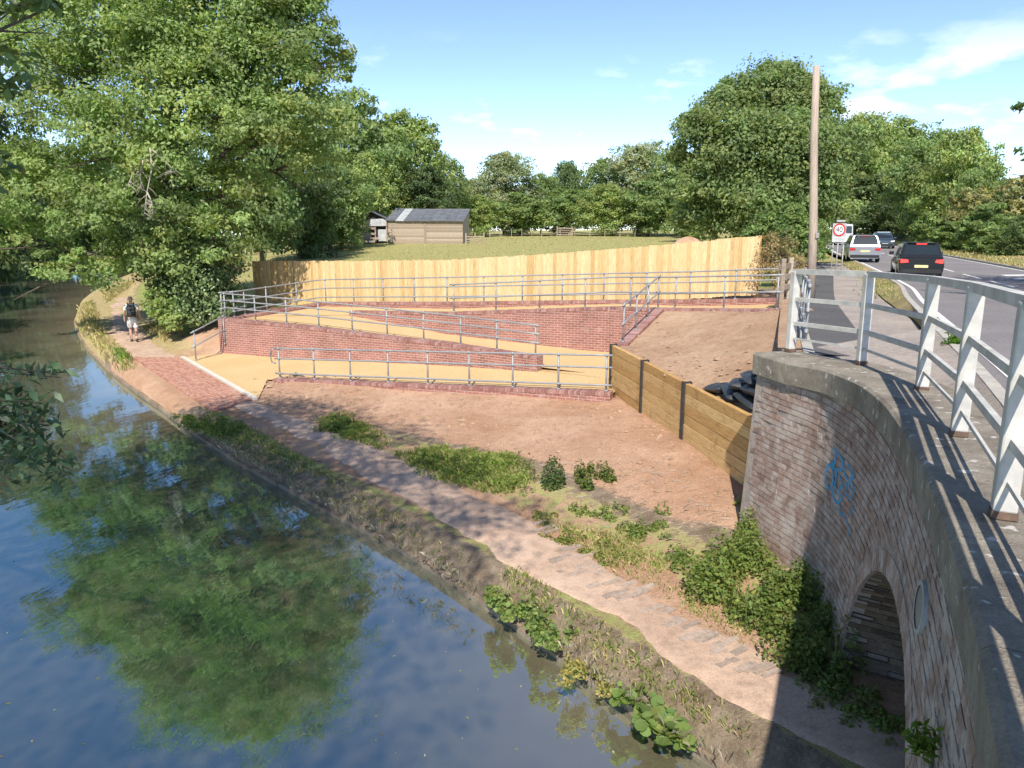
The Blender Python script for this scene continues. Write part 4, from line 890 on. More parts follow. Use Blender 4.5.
# ------------------------------------------------------------------ utility pole, sign, stile
b = P(811, 297, 2.6); t = Q(816.5, 66, b.y + 0.1)
po = thing('utility_pole', 'tall bare leaning wooden pole beside the footway', 'pole', tuple(b)); mb = MB(); mb.off = b
mb.tube([b + V(0, 0, -0.4), b + (t - b) * 0.3 + V(0.02, 0, 0), b + (t - b) * 0.7 + V(-.02, 0, 0), t], [0.125, 0.115, 0.1, 0.088], 14); mb.build('shaft', M['pole'], po, True)
mb = MB(); mb.off = b; mb.box(b + V(-0.01, -0.128, 1.7), (0.1, 0.01, 0.14)); mb.build('number_plate', mat('pole_tag', (0.3, 0.28, 0.25)), po)
def text_mesh(s, size, m, depth=0.004):
    c = bpy.data.curves.new('txt', 'FONT'); c.body = s; c.size = size; c.align_x = 'CENTER'; c.align_y = 'CENTER'; c.extrude = depth; o = bpy.data.objects.new('txt', c); COL.objects.link(o)
    dg = bpy.context.evaluated_depsgraph_get(); me = bpy.data.meshes.new_from_object(o.evaluated_get(dg)); bpy.data.objects.remove(o); me.materials.clear(); me.materials.append(m); return me
sp = P(836, 268, 2.26); sg = thing('road_sign', 'round red-ringed speed limit sign on grey plates by the road', 'road sign', tuple(sp), -0.28); sg.scale = (.84, .84, .92)
def sp_disc(mb, r, y, z, n=32, r0=0.0):
    if r0: mb.add([(rr_ * math.cos(2 * math.pi * k / n), y, z + rr_ * math.sin(2 * math.pi * k / n)) for rr_ in (r, r0) for k in range(n)], [(k, (k + 1) % n, n + (k + 1) % n, n + k) for k in range(n)])
    else: mb.prism([(r * math.cos(2 * math.pi * k / n), y, z + r * math.sin(2 * math.pi * k / n)) for k in range(n)], (0, 0.01, 0))
gs = mat('sign_grey', (0.4, 0.41, 0.42), 0.6, 0.1); wh = mat('sign_white', (0.78, 0.78, 0.76), 0.5, 0.05, bump=0); rd = mat('sign_red', (0.5, 0.03, 0.03), 0.5, 0.1, bump=0); bk = mat('sign_black', (0.015, 0.015, 0.015), 0.5, 0.1, bump=0)
for x in (-0.28, 0.0, 0.33):
    mb = MB(); mb.cyl((x, 0.06, -0.4), (x, 0.06, 2.05 if x < 0.1 else 1.3), 0.035, 10); mb.build('post', gs, sg, True)
mb = MB(); mb.box((0, 0, 2.08), (0.78, 0.025, 0.82)); mb.build('backing_plate', gs, sg)
mb = MB(); sp_disc(mb, 0.36, -0.026, 2.13); mb.build('sign_face', wh, sg)
mb = MB(); sp_disc(mb, 0.36, -0.032, 2.13, 32, 0.27); mb.build('red_ring', rd, sg)
o = link('numerals', text_mesh('40', 0.4, bk), sg, (0, -0.036, 2.13)); o.rotation_euler = (math.pi / 2, 0, 0)
mb = MB(); mb.box((0.03, -0.03, 1.6), (0.8, 0.02, 0.3)); mb.build('lower_plate', mat('dull_plate', (0.55, 0.55, 0.54), 0.6, 0.1), sg)
for z in (1.65, 1.58, 1.51):
    mb = MB(); mb.box((0.05, -0.044, z), (0.62, 0.004, 0.022)); mb.build('text_line', gs, sg)
mb = MB(); mb.box((0.06, 0.0, 2.62), (0.5, 0.12, 0.1)); mb.build('sign_lamp', gs, sg)
st = thing('timber_stile', 'small weathered timber rail fence at the foot of the wooden pole', 'fence', (7.6, 21.8, 2.5)); off = st.location
for i, x in enumerate((0.0, 0.75)):
    mb = MB(); mb.box((x * 0.6, x * 0.9, 0.45), (0.12, 0.12, 1.4)); mb.build('stile_post', M['grey_wood'], st)
for z in (0.3, 0.6, 0.9):
    mb = MB(); mb.beam((-0.25, -0.3, z), (0.75, 1.05, z + 0.05), 0.04, 0.14); mb.build('stile_rail', M['grey_wood'], st)

# ------------------------------------------------------------------ vehicles
glass = mat('car_glass', (0.02, 0.026, 0.03), 0.08, 0.1, bump=0, spec=0.8); tyre = mat('tyre_rubber', (0.02, 0.02, 0.02), 0.9, 0.2); alloy = mat('alloy', (0.45, 0.46, 0.47), 0.35, 0.1, bump=0, metal=0.7)
redl = mat('tail_lens', (0.55, 0.02, 0.02), 0.25, 0.1, bump=0); lens = mat('head_lens', (0.6, 0.62, 0.64), 0.2, 0.1, bump=0); ypl = mat('plate_yellow', (0.68, 0.6, 0.32), 0.6, 0.05, bump=0); trim = mat('black_trim', (0.025, 0.025, 0.027), 0.6, 0.2, bump=0)
m_lit, nn_, ll_, bb_ = nodes('lit_brake_lamp'); bb_.inputs['Base Color'].default_value = (0.6, 0.02, 0.02, 1); bb_.inputs['Emission Color'].default_value = (1, 0.06, 0.05, 1); bb_.inputs['Emission Strength'].default_value = 1.1
def paint(name, c, metal=0.3):
    m = mat(name, c, 0.32, 0.05, 3, 0, metal=metal, spec=0.6); m.node_tree.nodes['Principled BSDF'].inputs['Coat Weight'].default_value = 0.6; return m
def car(name, label, loc, rz, L, W, H, pm, tall=False, van=False, lit=False, flip=False, group='vehicles on the road'):
    """local +y is the front"""
    c = thing(name, label, 'van' if van else 'car', loc, rz, group); hw = W / 2; gc = 0.2 if not tall else 0.26; belt = H * (0.60 if not van else 0.5)
    # lower body lofted along its length
    if van: st = [(-.5, .9, belt * .96), (-.485, 1, belt), (.2, 1, belt), (.33, .99, belt * .98), (.46, .95, belt * .8), (.5, .82, belt * .66)]
    else: st = [(-.5, .93, belt * .93), (-.49, .965, belt * .97), (-.44, .99, belt), (-.2, 1, belt), (.18, 1, belt * .98), (.3, .985, belt * .93), (.43, .94, belt * .82), (.48, .86, belt * .74), (.5, .74, belt * .62)]
    mb = MB(); vs = []
    for y, w, zb in st:
        h_ = zb - gc; pr = [(.80, 0), (.95, .08), (.985, .3), (1.0, .52), (.985, .78), (.93, .95), (.84, 1.0)]
        for sx in (1, -1):
            for a, z in (pr if sx == 1 else pr[::-1]): vs.append((sx * hw * w * a, y * L, gc + h_ * z))
    n = 14; fs = [(i * n + k, i * n + (k + 1) % n, (i + 1) * n + (k + 1) % n, (i + 1) * n + k) for i in range(len(st) - 1) for k in range(n)] + [tuple(range(n)), tuple((len(st) - 1) * n + k for k in range(n - 1, -1, -1))]
    mb.add(vs, fs); body = mb.build('body', pm, c, False); bv = body.modifiers.new('bevel', 'BEVEL'); bv.width = 0.02; bv.segments = 2; bv.limit_method = 'ANGLE'
    # cabin
    if van: cb = [(-.495, -.49), (.40, .24)]
    elif tall: cb = [(-.475, -.40), (.2, .06)]
    else: cb = [(-.46, -.33), (.2, .04)]
    (r0, r1), (f0, f1) = cb; z0, z1 = belt - 0.04, H; wb, wt = hw * .93, hw * (.74 if not van else .86)
    def ring_(y0, y1): return [(wb, y0 * L, z0), (wt, y1 * L, z1 - 0.06), (wt * .88, y1 * L, z1), (-wt * .88, y1 * L, z1), (-wt, y1 * L, z1 - 0.06), (-wb, y0 * L, z0)]
    A_, B_ = ring_(r0, r1), ring_(f0, f1); A_[2] = (A_[2][0], A_[2][1] + 0.05, A_[2][2]); A_[3] = (A_[3][0], A_[3][1] + 0.05, A_[3][2])
    mb = MB(); mb.add(A_ + B_, [(0, 1, 7, 6), (1, 2, 8, 7), (2, 3, 9, 8), (3, 4, 10, 9), (4, 5, 11, 10), (5, 4, 3, 2, 1, 0), (6, 7, 8, 9, 10, 11)]); cab = mb.build('cabin', pm, c); bv = cab.modifiers.new('bevel', 'BEVEL'); bv.width = 0.03; bv.segments = 2; bv.limit_method = 'ANGLE'
    def panel(nm, q, m, push, parent=c):
        q = [Vector(p) for p in q]; nrm = (q[1] - q[0]).cross(q[2] - q[0]).normalized(); cen_ = sum(q, V(0, 0, 0)) / len(q)
        if nrm.dot(cen_ - V(0, 0, H * .6)) < 0: nrm = -nrm
        mb = MB(); mb.prism([p + nrm * push * -1 for p in q], nrm * push * 2); return mb.build(nm, m, parent)
    def lerp4(a, b, c_, d_, u0, u1, v0, v1):
        a, b, c_, d_ = map(Vector, (a, b, c_, d_)); f = lambda u, v: a.lerp(b, u).lerp(d_.lerp(c_, u), v); return [f(u0, v0), f(u1, v0), f(u1, v1), f(u0, v1)]
    if van:
        for u in (-1, 1): panel('rear_window', [(u * hw * .08, -.5 * L, 1.3), (u * hw * .8, -.5 * L, 1.3), (u * hw * .74, -.496 * L, 2.0), (u * hw * .08, -.496 * L, 2.0)], glass, 0.02)
    if not van: panel('rear_window', lerp4(A_[0], A_[5], A_[4], A_[1], .07, .93, .22, .97), glass, 0.012)
    panel('windscreen', lerp4(B_[0], B_[5], B_[4], B_[1], .05, .95, .1, .97), glass, 0.012)
    for k, (i0, i1) in enumerate(((0, 1), (5, 4))):
        sp_ = [(.1, .44), (.48, .92)] if not van else [(.74, .95)]
        for (u0, u1) in sp_: panel('side_window', lerp4(A_[i0], B_[i0], B_[i1], A_[i1], u0, u1, .16, .93), glass, 0.01)
    zt = belt * .8
    for sx in (-1, 1):
        if van: q = [(sx * hw * .86, -.5 * L, 0.75), (sx * hw * .97, -.5 * L, .75), (sx * hw * .97, -.5 * L, 1.15), (sx * hw * .86, -.5 * L, 1.15)]
        else: q = [(sx * hw * .56, -.502 * L, zt - .03), (sx * hw * .9, -.502 * L, zt - .07), (sx * hw * .9, -.502 * L, zt + .1), (sx * hw * .6, -.502 * L, zt + .08)]
        panel('tail_light', q, m_lit if lit else redl, 0.02)
        q = [(sx * hw * .48, .495 * L, zt - .12), (sx * hw * .86, .475 * L, zt - .1), (sx * hw * .9, .46 * L, zt + .04), (sx * hw * .52, .488 * L, zt)]; panel('headlight', q, lens, 0.02)
        mb = MB(); mb.box((sx * (hw + .09), .12 * L if not van else .3 * L, belt + 0.08), (0.2, 0.1, 0.14)); mb.build('mirror', pm, c)
    mb = MB(); mb.box((0, -.5 * L + .01, gc + .12), (W * .86, .1, .16)); mb.build('rear_bumper', trim, c)
    mb = MB(); mb.box((0, .5 * L - .03, gc + .14), (W * .7, .1, .2)); mb.build('front_grille', trim, c)
    if not van:
        mb = MB(); mb.box((0, -.5 * L - .008, belt * (.58 if not tall else .7)), (.52, .012, .115)); mb.build('number_plate', ypl, c)
        mb = MB(); mb.box((0, r1 * L - .03, H - .045), (.45 if not lit else .4, .05, .055)); mb.build('brake_light', m_lit if lit else redl, c)
        mb = MB(); mb.box((0, r1 * L - .0, H - .012), (wt * 1.6, .16, .03)); mb.build('roof_spoiler', pm, c)
    mb = MB(); mb.box((0, .5 * L + .0, gc + .22), (.5, .012, .11)); mb.build('number_plate', wh, c)
    wr = 0.33 if not tall else 0.37
    for y in (-.3, .31):
        for sx in (-1, 1):
            w_ = MB(); n = 20; x = sx * (hw - .11)
            w_.add([(x + dx, y * L + r_ * math.cos(2 * math.pi * k / n), wr + r_ * math.sin(2 * math.pi * k / n)) for dx, r_ in ((-.1, wr * .93), (-.085, wr), (.085, wr), (.1, wr * .93)) for k in range(n)],
                   [(i * n + k, i * n + (k + 1) % n, (i + 1) * n + (k + 1) % n, (i + 1) * n + k) for i in range(3) for k in range(n)] + [tuple(range(n)), tuple(3 * n + k for k in range(n - 1, -1, -1))])
            wo = w_.build('wheel', tyre, c); w_ = MB(); w_.cyl((x + sx * .085, y * L, wr), (x + sx * .106, y * L, wr), wr * .68, 16); w_.build('rim', alloy, wo)
    return c
def on_kerb(y, w):
    i = offset(KERB, w); return [float(np.interp(y, i[:, 1], i[:, k])) for k in range(3)]
def rhead(y):
    a, b = on_kerb(y - 1, 2), on_kerb(y + 1, 2); return -math.atan2(b[0] - a[0], b[1] - a[1])
p = P(914.5, 275.5, 2.26); car('hatchback_car', 'black hatchback car with lit red brake lamps driving away', tuple(p), rhead(p.y) - 0.02, 4.2, 1.8, 1.5, paint('black_paint', (0.012, 0.012, 0.014)), lit=True)
p = P(859.5, 260.8, 2.2); car('estate_car', 'silver estate car driving away past the road sign', tuple(p), rhead(p.y), 4.5, 1.88, 1.62, paint('silver_paint', (0.36, 0.375, 0.4), 0.5), tall=True)
p = P(882, 247.8, 2.12); car('family_car', 'dark blue-grey car approaching under the roadside trees', tuple(p), rhead(p.y) + math.pi, 4.3, 1.8, 1.5, paint('dark_blue_paint', (0.06, 0.09, 0.13)))
p = P(841.5, 244.6, 2.1); car('panel_van', 'white panel van far off behind the round road sign', tuple(p), rhead(p.y), 5.2, 1.9, 2.2, paint('white_paint', (0.6, 0.63, 0.66), 0.0), van=True)

# ------------------------------------------------------------------ sheds and far fences
def shed(name, label, a, b, depth, h_f, h_r, wall_m, roof_m, planks=14):
    a, b = Vector(a), Vector(b); s_ = thing(name, label, 'shed', tuple(a)); off = s_.location; d = (b - a); L = d.length; d.normalize(); n_ = V(-d.y, d.x, 0)
    for k in range(planks):
        z0, z1 = h_f * k / planks, h_f * (k + 0.96) / planks
        for u0, u1 in ((0, .485), (.515, 1)):
            mb = MB(); mb.off = off; mb.beam(a + d * L * u0 + V(0, 0, (z0 + z1) / 2) + n_ * RNG.uniform(0, .02), a + d * L * u1 + V(0, 0, (z0 + z1) / 2) + n_ * RNG.uniform(0, .02), 0.05, z1 - z0); mb.build('plank', wall_m, s_)
    mb = MB(); mb.off = off; mb.box(a + d * L * .5 + V(0, 0, h_f * .5) - n_ * .02, (.3, .09, h_f), Matrix.Rotation(math.atan2(d.y, d.x), 3, 'Z')); mb.build('door_post', wall_m, s_)
    mb = MB(); mb.off = off; q = [a + n_ * .05, b + n_ * .05, b + n_ * depth, a + n_ * depth]
    mb.add([p for p in q] + [q[0] + V(0, 0, h_f), q[1] + V(0, 0, h_f), q[2] + V(0, 0, h_r), q[3] + V(0, 0, h_r)], [(0, 1, 5, 4), (1, 2, 6, 5), (2, 3, 7, 6), (3, 0, 4, 7)]); mb.build('wall', wall_m, s_)
    nsh = 9
    for k in range(nsh):
        u0, u1 = k / nsh, (k + .985) / nsh; r0 = a + d * (L * u0 - (.2 if k == 0 else 0)); r1 = a + d * (L * u1 + (.2 if k == nsh - 1 else 0)); dz = RNG.uniform(-.05, .06)
        mb = MB(); mb.off = off; mb.prism([r0 - n_ * .3 + V(0, 0, h_f + dz - .06), r1 - n_ * .3 + V(0, 0, h_f + dz - .06), r1 + n_ * (depth + .2) + V(0, 0, h_r + dz), r0 + n_ * (depth + .2) + V(0, 0, h_r + dz)], (0, 0, .07)); mb.build('roof_sheet', roof_m if k != 1 else M['tin'], s_)
    return s_
za = float(ground_z(np.array([-14.0]), np.array([96.0]))[0])
a, b = Q(388.5, 243, 93), Q(463, 244, 92); a.z = b.z = min(a.z, b.z); hF = Q(430, 220.5, 92.5).z - a.z; hR = Q(430, 211.5, 96).z - a.z
shed('timber_shed', 'long weathered plank shed with patched grey felt roof', a, b, 4.5, hF, hR + .3, M['grey_wood'], M['roof_felt'])
a2, b2 = Q(349, 241, 95), Q(387, 242, 95); a2.z = b2.z = min(a2.z, b2.z)
s2 = thing('lean_to_shed', 'ramshackle gabled shed with pale sheeting left of the long shed', 'shed', tuple(a2)); off = s2.location; W_ = (b2 - a2).length; d = (b2 - a2).normalized()
for k in range(7):
    mb = MB(); mb.off = off; z = 0.1 + k * .3; mb.beam(a2 + V(0, 0, z), a2 + d * W_ * RNG.uniform(.45, .98) + V(0, 0, z + RNG.uniform(-.03, .03)), .05, .26); mb.build('plank', M['grey_wood'], s2)
for u in (0, .35, .7, 1): mb = MB(); mb.off = off; mb.box(a2 + d * W_ * u + V(0, .1, 1.3), (.15, .15, 2.6)); mb.build('post', M['grey_wood'], s2)
ap = a2 + d * W_ * .62 + V(0, 0, 3.6)
for q0, q1 in ((a2 + d * W_ * .12 + V(0, -.3, 2.3), ap + V(0, -.3, 0)), (ap + V(0, -.3, 0), a2 + d * W_ * 1.02 + V(0, -.3, 2.7))):
    mb = MB(); mb.off = off; mb.prism([q0, q1, q1 + V(0, 4, 0), q0 + V(0, 4, 0)], (0, 0, .1)); mb.build('roof_sheet', M['roof_felt'], s2)
mb = MB(); mb.off = off; mb.prism([a2 + d * W_ * .55 + V(0, -.1, 1.9), a2 + d * W_ + V(0, -.1, 1.9), a2 + d * W_ + V(0, -.1, 2.8), a2 + d * W_ * .6 + V(0, -.1, 2.7)], (0, .08, 0)); mb.build('sheeting', M['tin'], s2)
mb = MB(); mb.off = off; mb.prism([a2 + d * W_ * .78 + V(0, -.1, .1), a2 + d * W_ * .99 + V(0, -.1, .1), a2 + d * W_ * .99 + V(0, -.1, 1.5), a2 + d * W_ * .78 + V(0, -.1, 1.5)], (0, .08, 0)); mb.build('door', M['tin'], s2)
mb = MB(); mb.off = off; mb.add([a2 + V(0, .3, 0), b2 + V(0, .3, 0), b2 + V(0, .3, 2.4), ap + V(0, .3, 0), a2 + V(0, .3, 2.2)], [(0, 1, 2, 3, 4)]); mb.build('wall', mat('dark_boards', (0.06, 0.05, 0.045), 0.9), s2)
def rail_fence(name, label, pts, spacing, h, rails, m, pr=0.07):
    T = resample(pts, step=spacing); f_ = thing(name, label, 'fence', tuple(T[0])); off = f_.location
    for p in T: mb = MB(); mb.off = off; mb.box(V(*p) + V(0, 0, h / 2 - .1), (pr * 2, pr * 2, h + .2)); mb.build('fence_post', m, f_)
    for r in rails:
        for i in range(len(T) - 1): mb = MB(); mb.off = off; mb.beam(V(*T[i]) + V(0, -.06, r), V(*T[i + 1]) + V(0, -.06, r + RNG.uniform(-.05, .05)), .05 if h > 1.0 else .02, .12 if pr > .05 else .02); mb.build('fence_rail', m, f_)
    return f_
def gz(p): 
    p = Vector(p); p.z = float(ground_z(np.array([p.x]), np.array([p.y]))[0]) - 0.02; return p
rail_fence('field_fence', 'weathered post and rail fence under the dark trees left of the sheds', [gz(Q(245, 246, 78)), gz(Q(300, 243, 84)), gz(Q(348, 242, 92))], 3.6, 1.5, (0.5, 1.0), M['grey_wood'])
rail_fence('field_fence', 'short broken rail fence right of the long shed', [gz(Q(466, 244, 91)), gz(Q(484, 244, 92))], 1.0, 1.3, (0.3, 0.6, 0.9), M['grey_wood'])
rail_fence('wire_fence', 'thin post and wire fence along the far hedge', [gz(Q(490, 240, 108)), gz(Q(560, 240, 120)), gz(Q(650, 240, 118))], 2.3, 1.35, (0.5, 1.1), M['grey_wood'], 0.045)
rail_fence('field_gate', 'grey field gate in the far wire fence', [gz(Q(557, 240, 117)), gz(Q(572, 240, 117.2))], 2.4, 1.6, (0.35, 0.7, 1.0, 1.3), M['grey_wood'], 0.08)
hp = gz(Q(690, 245, 60))
mb = MB(); n = 26; rr = np.random.default_rng(8); vs = []; fs = []
for i in range(n + 1):
    for j in range(n + 1):
        u, v = i / n * 2 - 1, j / n * 2 - 1; r = min(1, math.hypot(u, v)); h = (math.cos(r * math.pi) * .5 + .5) * (1.5 + .35 * math.sin(5 * u + 2) * math.cos(4 * v)) + rr.uniform(-.05, .05) * (r < .95)
        vs.append((u * 4.2, v * 3, h - 0.1))
fs = [(i * (n + 1) + j, (i + 1) * (n + 1) + j, (i + 1) * (n + 1) + j + 1, i * (n + 1) + j + 1) for i in range(n) for j in range(n)]
mb.add(vs, fs); o = mb.build('soil_heap', M['soil'], None, True); o.location = hp; tag(o, 'heap of bare brown soil in the field behind the fence', 'soil heap')

# ------------------------------------------------------------------ person walking away on the towpath
def skin_obj(name, verts, edges, radii, m, parent, root=0, sub=2):
    me = bpy.data.meshes.new(name); me.from_pydata([tuple(v) for v in verts], edges, []); o = link(name, me, parent)
    md = o.modifiers.new('skin', 'SKIN'); md.use_smooth_shade = True
    for i, r in enumerate(radii):
        me.skin_vertices[0].data[i].radius = (r, r) if not hasattr(r, '__len__') else r
        me.skin_vertices[0].data[i].use_root = (i == root)
    s_ = o.modifiers.new('sub', 'SUBSURF'); s_.levels = sub; s_.render_levels = sub; me.materials.append(m); return o
pp_ = P(134.5, 341.5, 0.03); pr_ = thing('person', 'person in white shirt and pale shorts with dark backpack walking away', 'person', tuple(pp_), 0.42)
skin_m = mat('skin', (0.56, 0.33, 0.24), 0.6, 0.08, 8, 0.1); shirt = mat('white_cotton', (0.74, 0.73, 0.71), 0.9, 0.06, 6, 0.3); shorts = mat('pale_cotton', (0.68, 0.65, 0.62), 0.9, 0.06, 6, 0.3); packm = mat('black_nylon', (0.03, 0.03, 0.034), 0.7, 0.2); shoe = mat('dark_shoe', (0.05, 0.045, 0.045), 0.8)
# skeleton: local +y forward (walking), z up
B_ = [(0, 0, .92), (0, .0, 1.08), (0, .01, 1.28), (0, .0, 1.43), (0, .01, 1.5), (0, .02, 1.58), (0, .03, 1.66), (0, .02, 1.73),
      (-.16, -.0, 1.41), (-.24, -.06, 1.16), (-.27, -.02, .93), (-.275, .0, .85), (.16, 0, 1.41), (.25, .04, 1.16), (.285, .12, .95), (.29, .15, .87),
      (-.09, 0, .88), (-.1, .1, .50), (-.1, .04, .1), (-.1, .16, .035), (.09, 0, .88), (.1, -.04, .48), (.1, -.2, .12), (.1, -.12, .045)]
Ed = [(0, 1), (1, 2), (2, 3), (3, 4), (4, 5), (5, 6), (6, 7), (3, 8), (8, 9), (9, 10), (10, 11), (3, 12), (12, 13), (13, 14), (14, 15), (0, 16), (16, 17), (17, 18), (18, 19), (0, 20), (20, 21), (21, 22), (22, 23)]
Rd = [(.15, .11), (.145, .1), (.16, .11), (.13, .09), .055, .07, .088, .06, .06, .046, .034, .032, .06, .046, .034, .032, .085, .06, .04, .035, .085, .06, .04, .035]
skin_obj('body', B_, Ed, Rd, skin_m, pr_)
skin_obj('shirt', [(0, 0, .9), (0, 0, 1.08), (0, .01, 1.28), (0, 0, 1.44), (-.17, 0, 1.42), (-.235, -.04, 1.2), (.17, 0, 1.42), (.245, .03, 1.2)], [(0, 1), (1, 2), (2, 3), (3, 4), (4, 5), (3, 6), (6, 7)], [(.175, .13), (.165, .12), (.18, .13), (.11, .1), .08, .07, .08, .07], shirt, pr_)
skin_obj('shorts', [(0, 0, .98), (0, 0, .88), (-.1, .02, .8), (-.11, .09, .52), (.1, -.01, .8), (.11, -.04, .5)], [(0, 1), (1, 2), (2, 3), (1, 4), (4, 5)], [(.17, .13), (.17, .13), .115, .105, .115, .105], shorts, pr_)
for sx, y in ((-.1, .08), (.1, -.17)):
    mb = MB(); mb.box((sx, y + .04, .045 + (.03 if y < 0 else 0)), (.1, .28, .09), Matrix.Rotation(-.25 if y < 0 else 0, 3, 'X'), .85); o = mb.build('shoe', shoe, pr_); bv = o.modifiers.new('b', 'BEVEL'); bv.width = .03; bv.segments = 3
bp_ = pillow(.46, .32, .26, 3); bp_.v = [(y, -.2 + z * .9, 1.22 + x) for x, y, z in bp_.v]; o = bp_.build('backpack', packm, pr_, True)
bp2 = pillow(.24, .24, .12, 5); bp2.v = [(y, -.31 + z * .9, 1.12 + x) for x, y, z in bp2.v]; bp2.build('pack_pocket', packm, o, True)
for sx in (-1, 1):
    mb = MB(); mb.tube([(sx * .1, -.14, 1.42), (sx * .11, -.02, 1.53), (sx * .11, .12, 1.42), (sx * .12, .12, 1.2), (sx * .12, -.1, 1.04)], .022, 6); mb.build('pack_strap', packm, o, True)
mb = MB(); vs = []; n = 14
for i in range(6):
    for k in range(n): a = i / 5 * 1.25; vs.append((.1 * math.sin(a) * math.cos(2 * math.pi * k / n), .01 + .112 * math.sin(a) * math.sin(2 * math.pi * k / n), 1.665 + .105 * math.cos(a)))
mb.add(vs, [(i * n + k, (i + 1) * n + k, (i + 1) * n + (k + 1) % n, i * n + (k + 1) % n) for i in range(5) for k in range(n)]); mb.build('hair', mat('cropped_hair', (0.46, 0.32, 0.25), 0.9, 0.15, 30), pr_, True)
for sx in (-1, 1):
    mb = MB(); mb.tube([(sx * .085, .03, 1.62), (sx * .1, .025, 1.65), (sx * .09, .03, 1.68)], [.012, .02, .012], 6); mb.build('ear', skin_m, pr_, True)
    hx, hy, hz = (-.275, .0, .85) if sx < 0 else (.29, .15, .87)
    for k in range(5):
        o_ = (k - 1.5) * .018; mb = MB()
        if k < 4: mb.tube([(hx, hy + o_, hz), (hx + sx * .004, hy + o_ * 1.1 + .005, hz - .05), (hx - sx * .012, hy + o_ * 1.05 + .008, hz - .085 + abs(k - 1.4) * .008)], [.011, .01, .008], 6)
        else: mb.tube([(hx, hy + .03, hz + .02), (hx - sx * .012, hy + .05, hz - .01), (hx - sx * .02, hy + .055, hz - .035)], [.012, .01, .008], 6)
        mb.build('finger', skin_m, pr_, True)

# ------------------------------------------------------------------ foliage
def unit(a): return a / (np.linalg.norm(a, axis=-1, keepdims=True) + 1e-9)
def leaf_cards(c, nrm, size, rng, aspect=0.55, fold=0.18, droop=0.25):
    """one rhombic leaf card per centre"""
    n = len(c); r = unit(rng.normal(size=(n, 3))); t = unit(np.cross(nrm, r)); t[:, 2] -= droop; t = unit(t); b = unit(np.cross(nrm, t)); nn = np.cross(t, b)
    s = np.broadcast_to(size, (n,))[:, None]
    v = np.empty((n, 4, 3)); v[:, 0] = c - t * s * 0.5; v[:, 1] = c + b * s * aspect * 0.5 + nn * s * fold * 0.5 - t * s * .05; v[:, 2] = c + t * s * 0.5; v[:, 3] = c - b * s * aspect * 0.5 + nn * s * fold * 0.5 - t * s * .05
    return v.reshape(-1, 3), np.arange(n * 4).reshape(n, 4)
def crown_leaves(clumps, n, leaf, hue, rng, sub=0.34, per=26, inner=0.22, jit=0.3, ylw=0.1, flat=.55, tone=.16):
    tsig = tone
    """clumps: (centre, (rx,ry,rz)); leaves hang in tufts spread through each lobe"""
    w = np.array([(r[0] * r[1] + r[1] * r[2] + r[0] * r[2]) for _, r in clumps]); w /= w.sum(); C, Nn, K = [], [], []
    allc = np.array([tuple(c) for c, _ in clumps]); mid = allc.mean(0)
    for (c, r), f in zip(clumps, w):
        k = max(30, int(n * f)); m = max(3, k // per); c = np.array(tuple(c)); r = np.array(r)
        d = unit(rng.normal(size=(m, 3))); d[:, 2] = np.where(d[:, 2] < -0.55, -d[:, 2], d[:, 2]); rad = np.where(rng.random(m) < inner, rng.uniform(.3, .75, m), np.where(rng.random(m) < .14, rng.uniform(1.1, 1.36, m), rng.uniform(.76, 1.1, m)))
        sc_ = c + d * rad[:, None] * r; ssz = sub * r.mean() * rng.uniform(.55, 1.35, m); i = rng.integers(0, m, k)
        off_ = rng.normal(size=(k, 3)) * np.array([1, 1, flat]); off_ = off_ / (1 + np.linalg.norm(off_, axis=1, keepdims=True) * .25)
        p = sc_[i] + off_ * ssz[i][:, None]; out = unit(p - c) * .55 + unit(off_) * .35 + np.array([0, 0, .55]) + rng.normal(size=(k, 3)) * .55
        tone = rng.normal(1, tsig, m)[i] * rng.normal(1, .14, k); yl = (rng.random(m) < .35)[i] * rng.uniform(0, 1, k) * ylw * 3 + rng.random(k) * ylw
        col = np.array(hue)[None, :] * np.clip(tone, .5, 1.6)[:, None]; col[:, 0] *= 1 + yl * 1.3; col[:, 1] *= 1 + yl * .35
        C.append(p); Nn.append(unit(out)); K.append(col)
    C, Nn, K = np.concatenate(C), np.concatenate(Nn), np.concatenate(K)
    v, f = leaf_cards(C, Nn, leaf * rng.uniform(.6, 1.35, len(C)), rng); return v, f, np.repeat(K, 4, 0)
def limbs(base, clumps, tr, rng, twigs=3, fork=0.3, low=0.0):
    mb = MB(); base = Vector(base); top = max((c for c, r in clumps), key=lambda c: c.z); ctr = sum((c for c, r in clumps), V(0, 0, 0)) / len(clumps)
    pts = [base + V(0, 0, -0.2)]
    f0 = base.lerp(V(ctr.x, ctr.y, top.z), 0.0); hgt = top.z - base.z
    spine = [base.lerp(V(base.x * .5 + ctr.x * .5, base.y * .5 + ctr.y * .5, base.z + hgt), t) + V(rng.normal() * .12 * tr * 4, rng.normal() * .12 * tr * 4, 0) * (t > 0) for t in (0, .15, .3, .45, .6, .75, .9)]
    mb.tube([base + V(0, 0, -.3)] + spine, [tr * 1.35, tr * 1.15, tr, tr * .9, tr * .75, tr * .55, tr * .38, tr * .2], 9)
    for c, r in clumps:
        k = 1 + min(5, max(0, int((c.z - base.z) / max(hgt, .1) * 6 * .62))); s = spine[k]; m_ = s.lerp(c, .5) + V(0, 0, -.08 * (c - s).length + .15); r0 = tr * (.5 - .05 * k)
        mb.tube([s, m_, c], [r0, r0 * .65, r0 * .3], 6)
        for q in range(twigs):
            e = c + V(*(rng.normal(size=3) * np.array(r) * .55)); mb.tube([m_.lerp(c, rng.uniform(.3, 1)), e], [r0 * .28, r0 * .08], 4)
    return mb
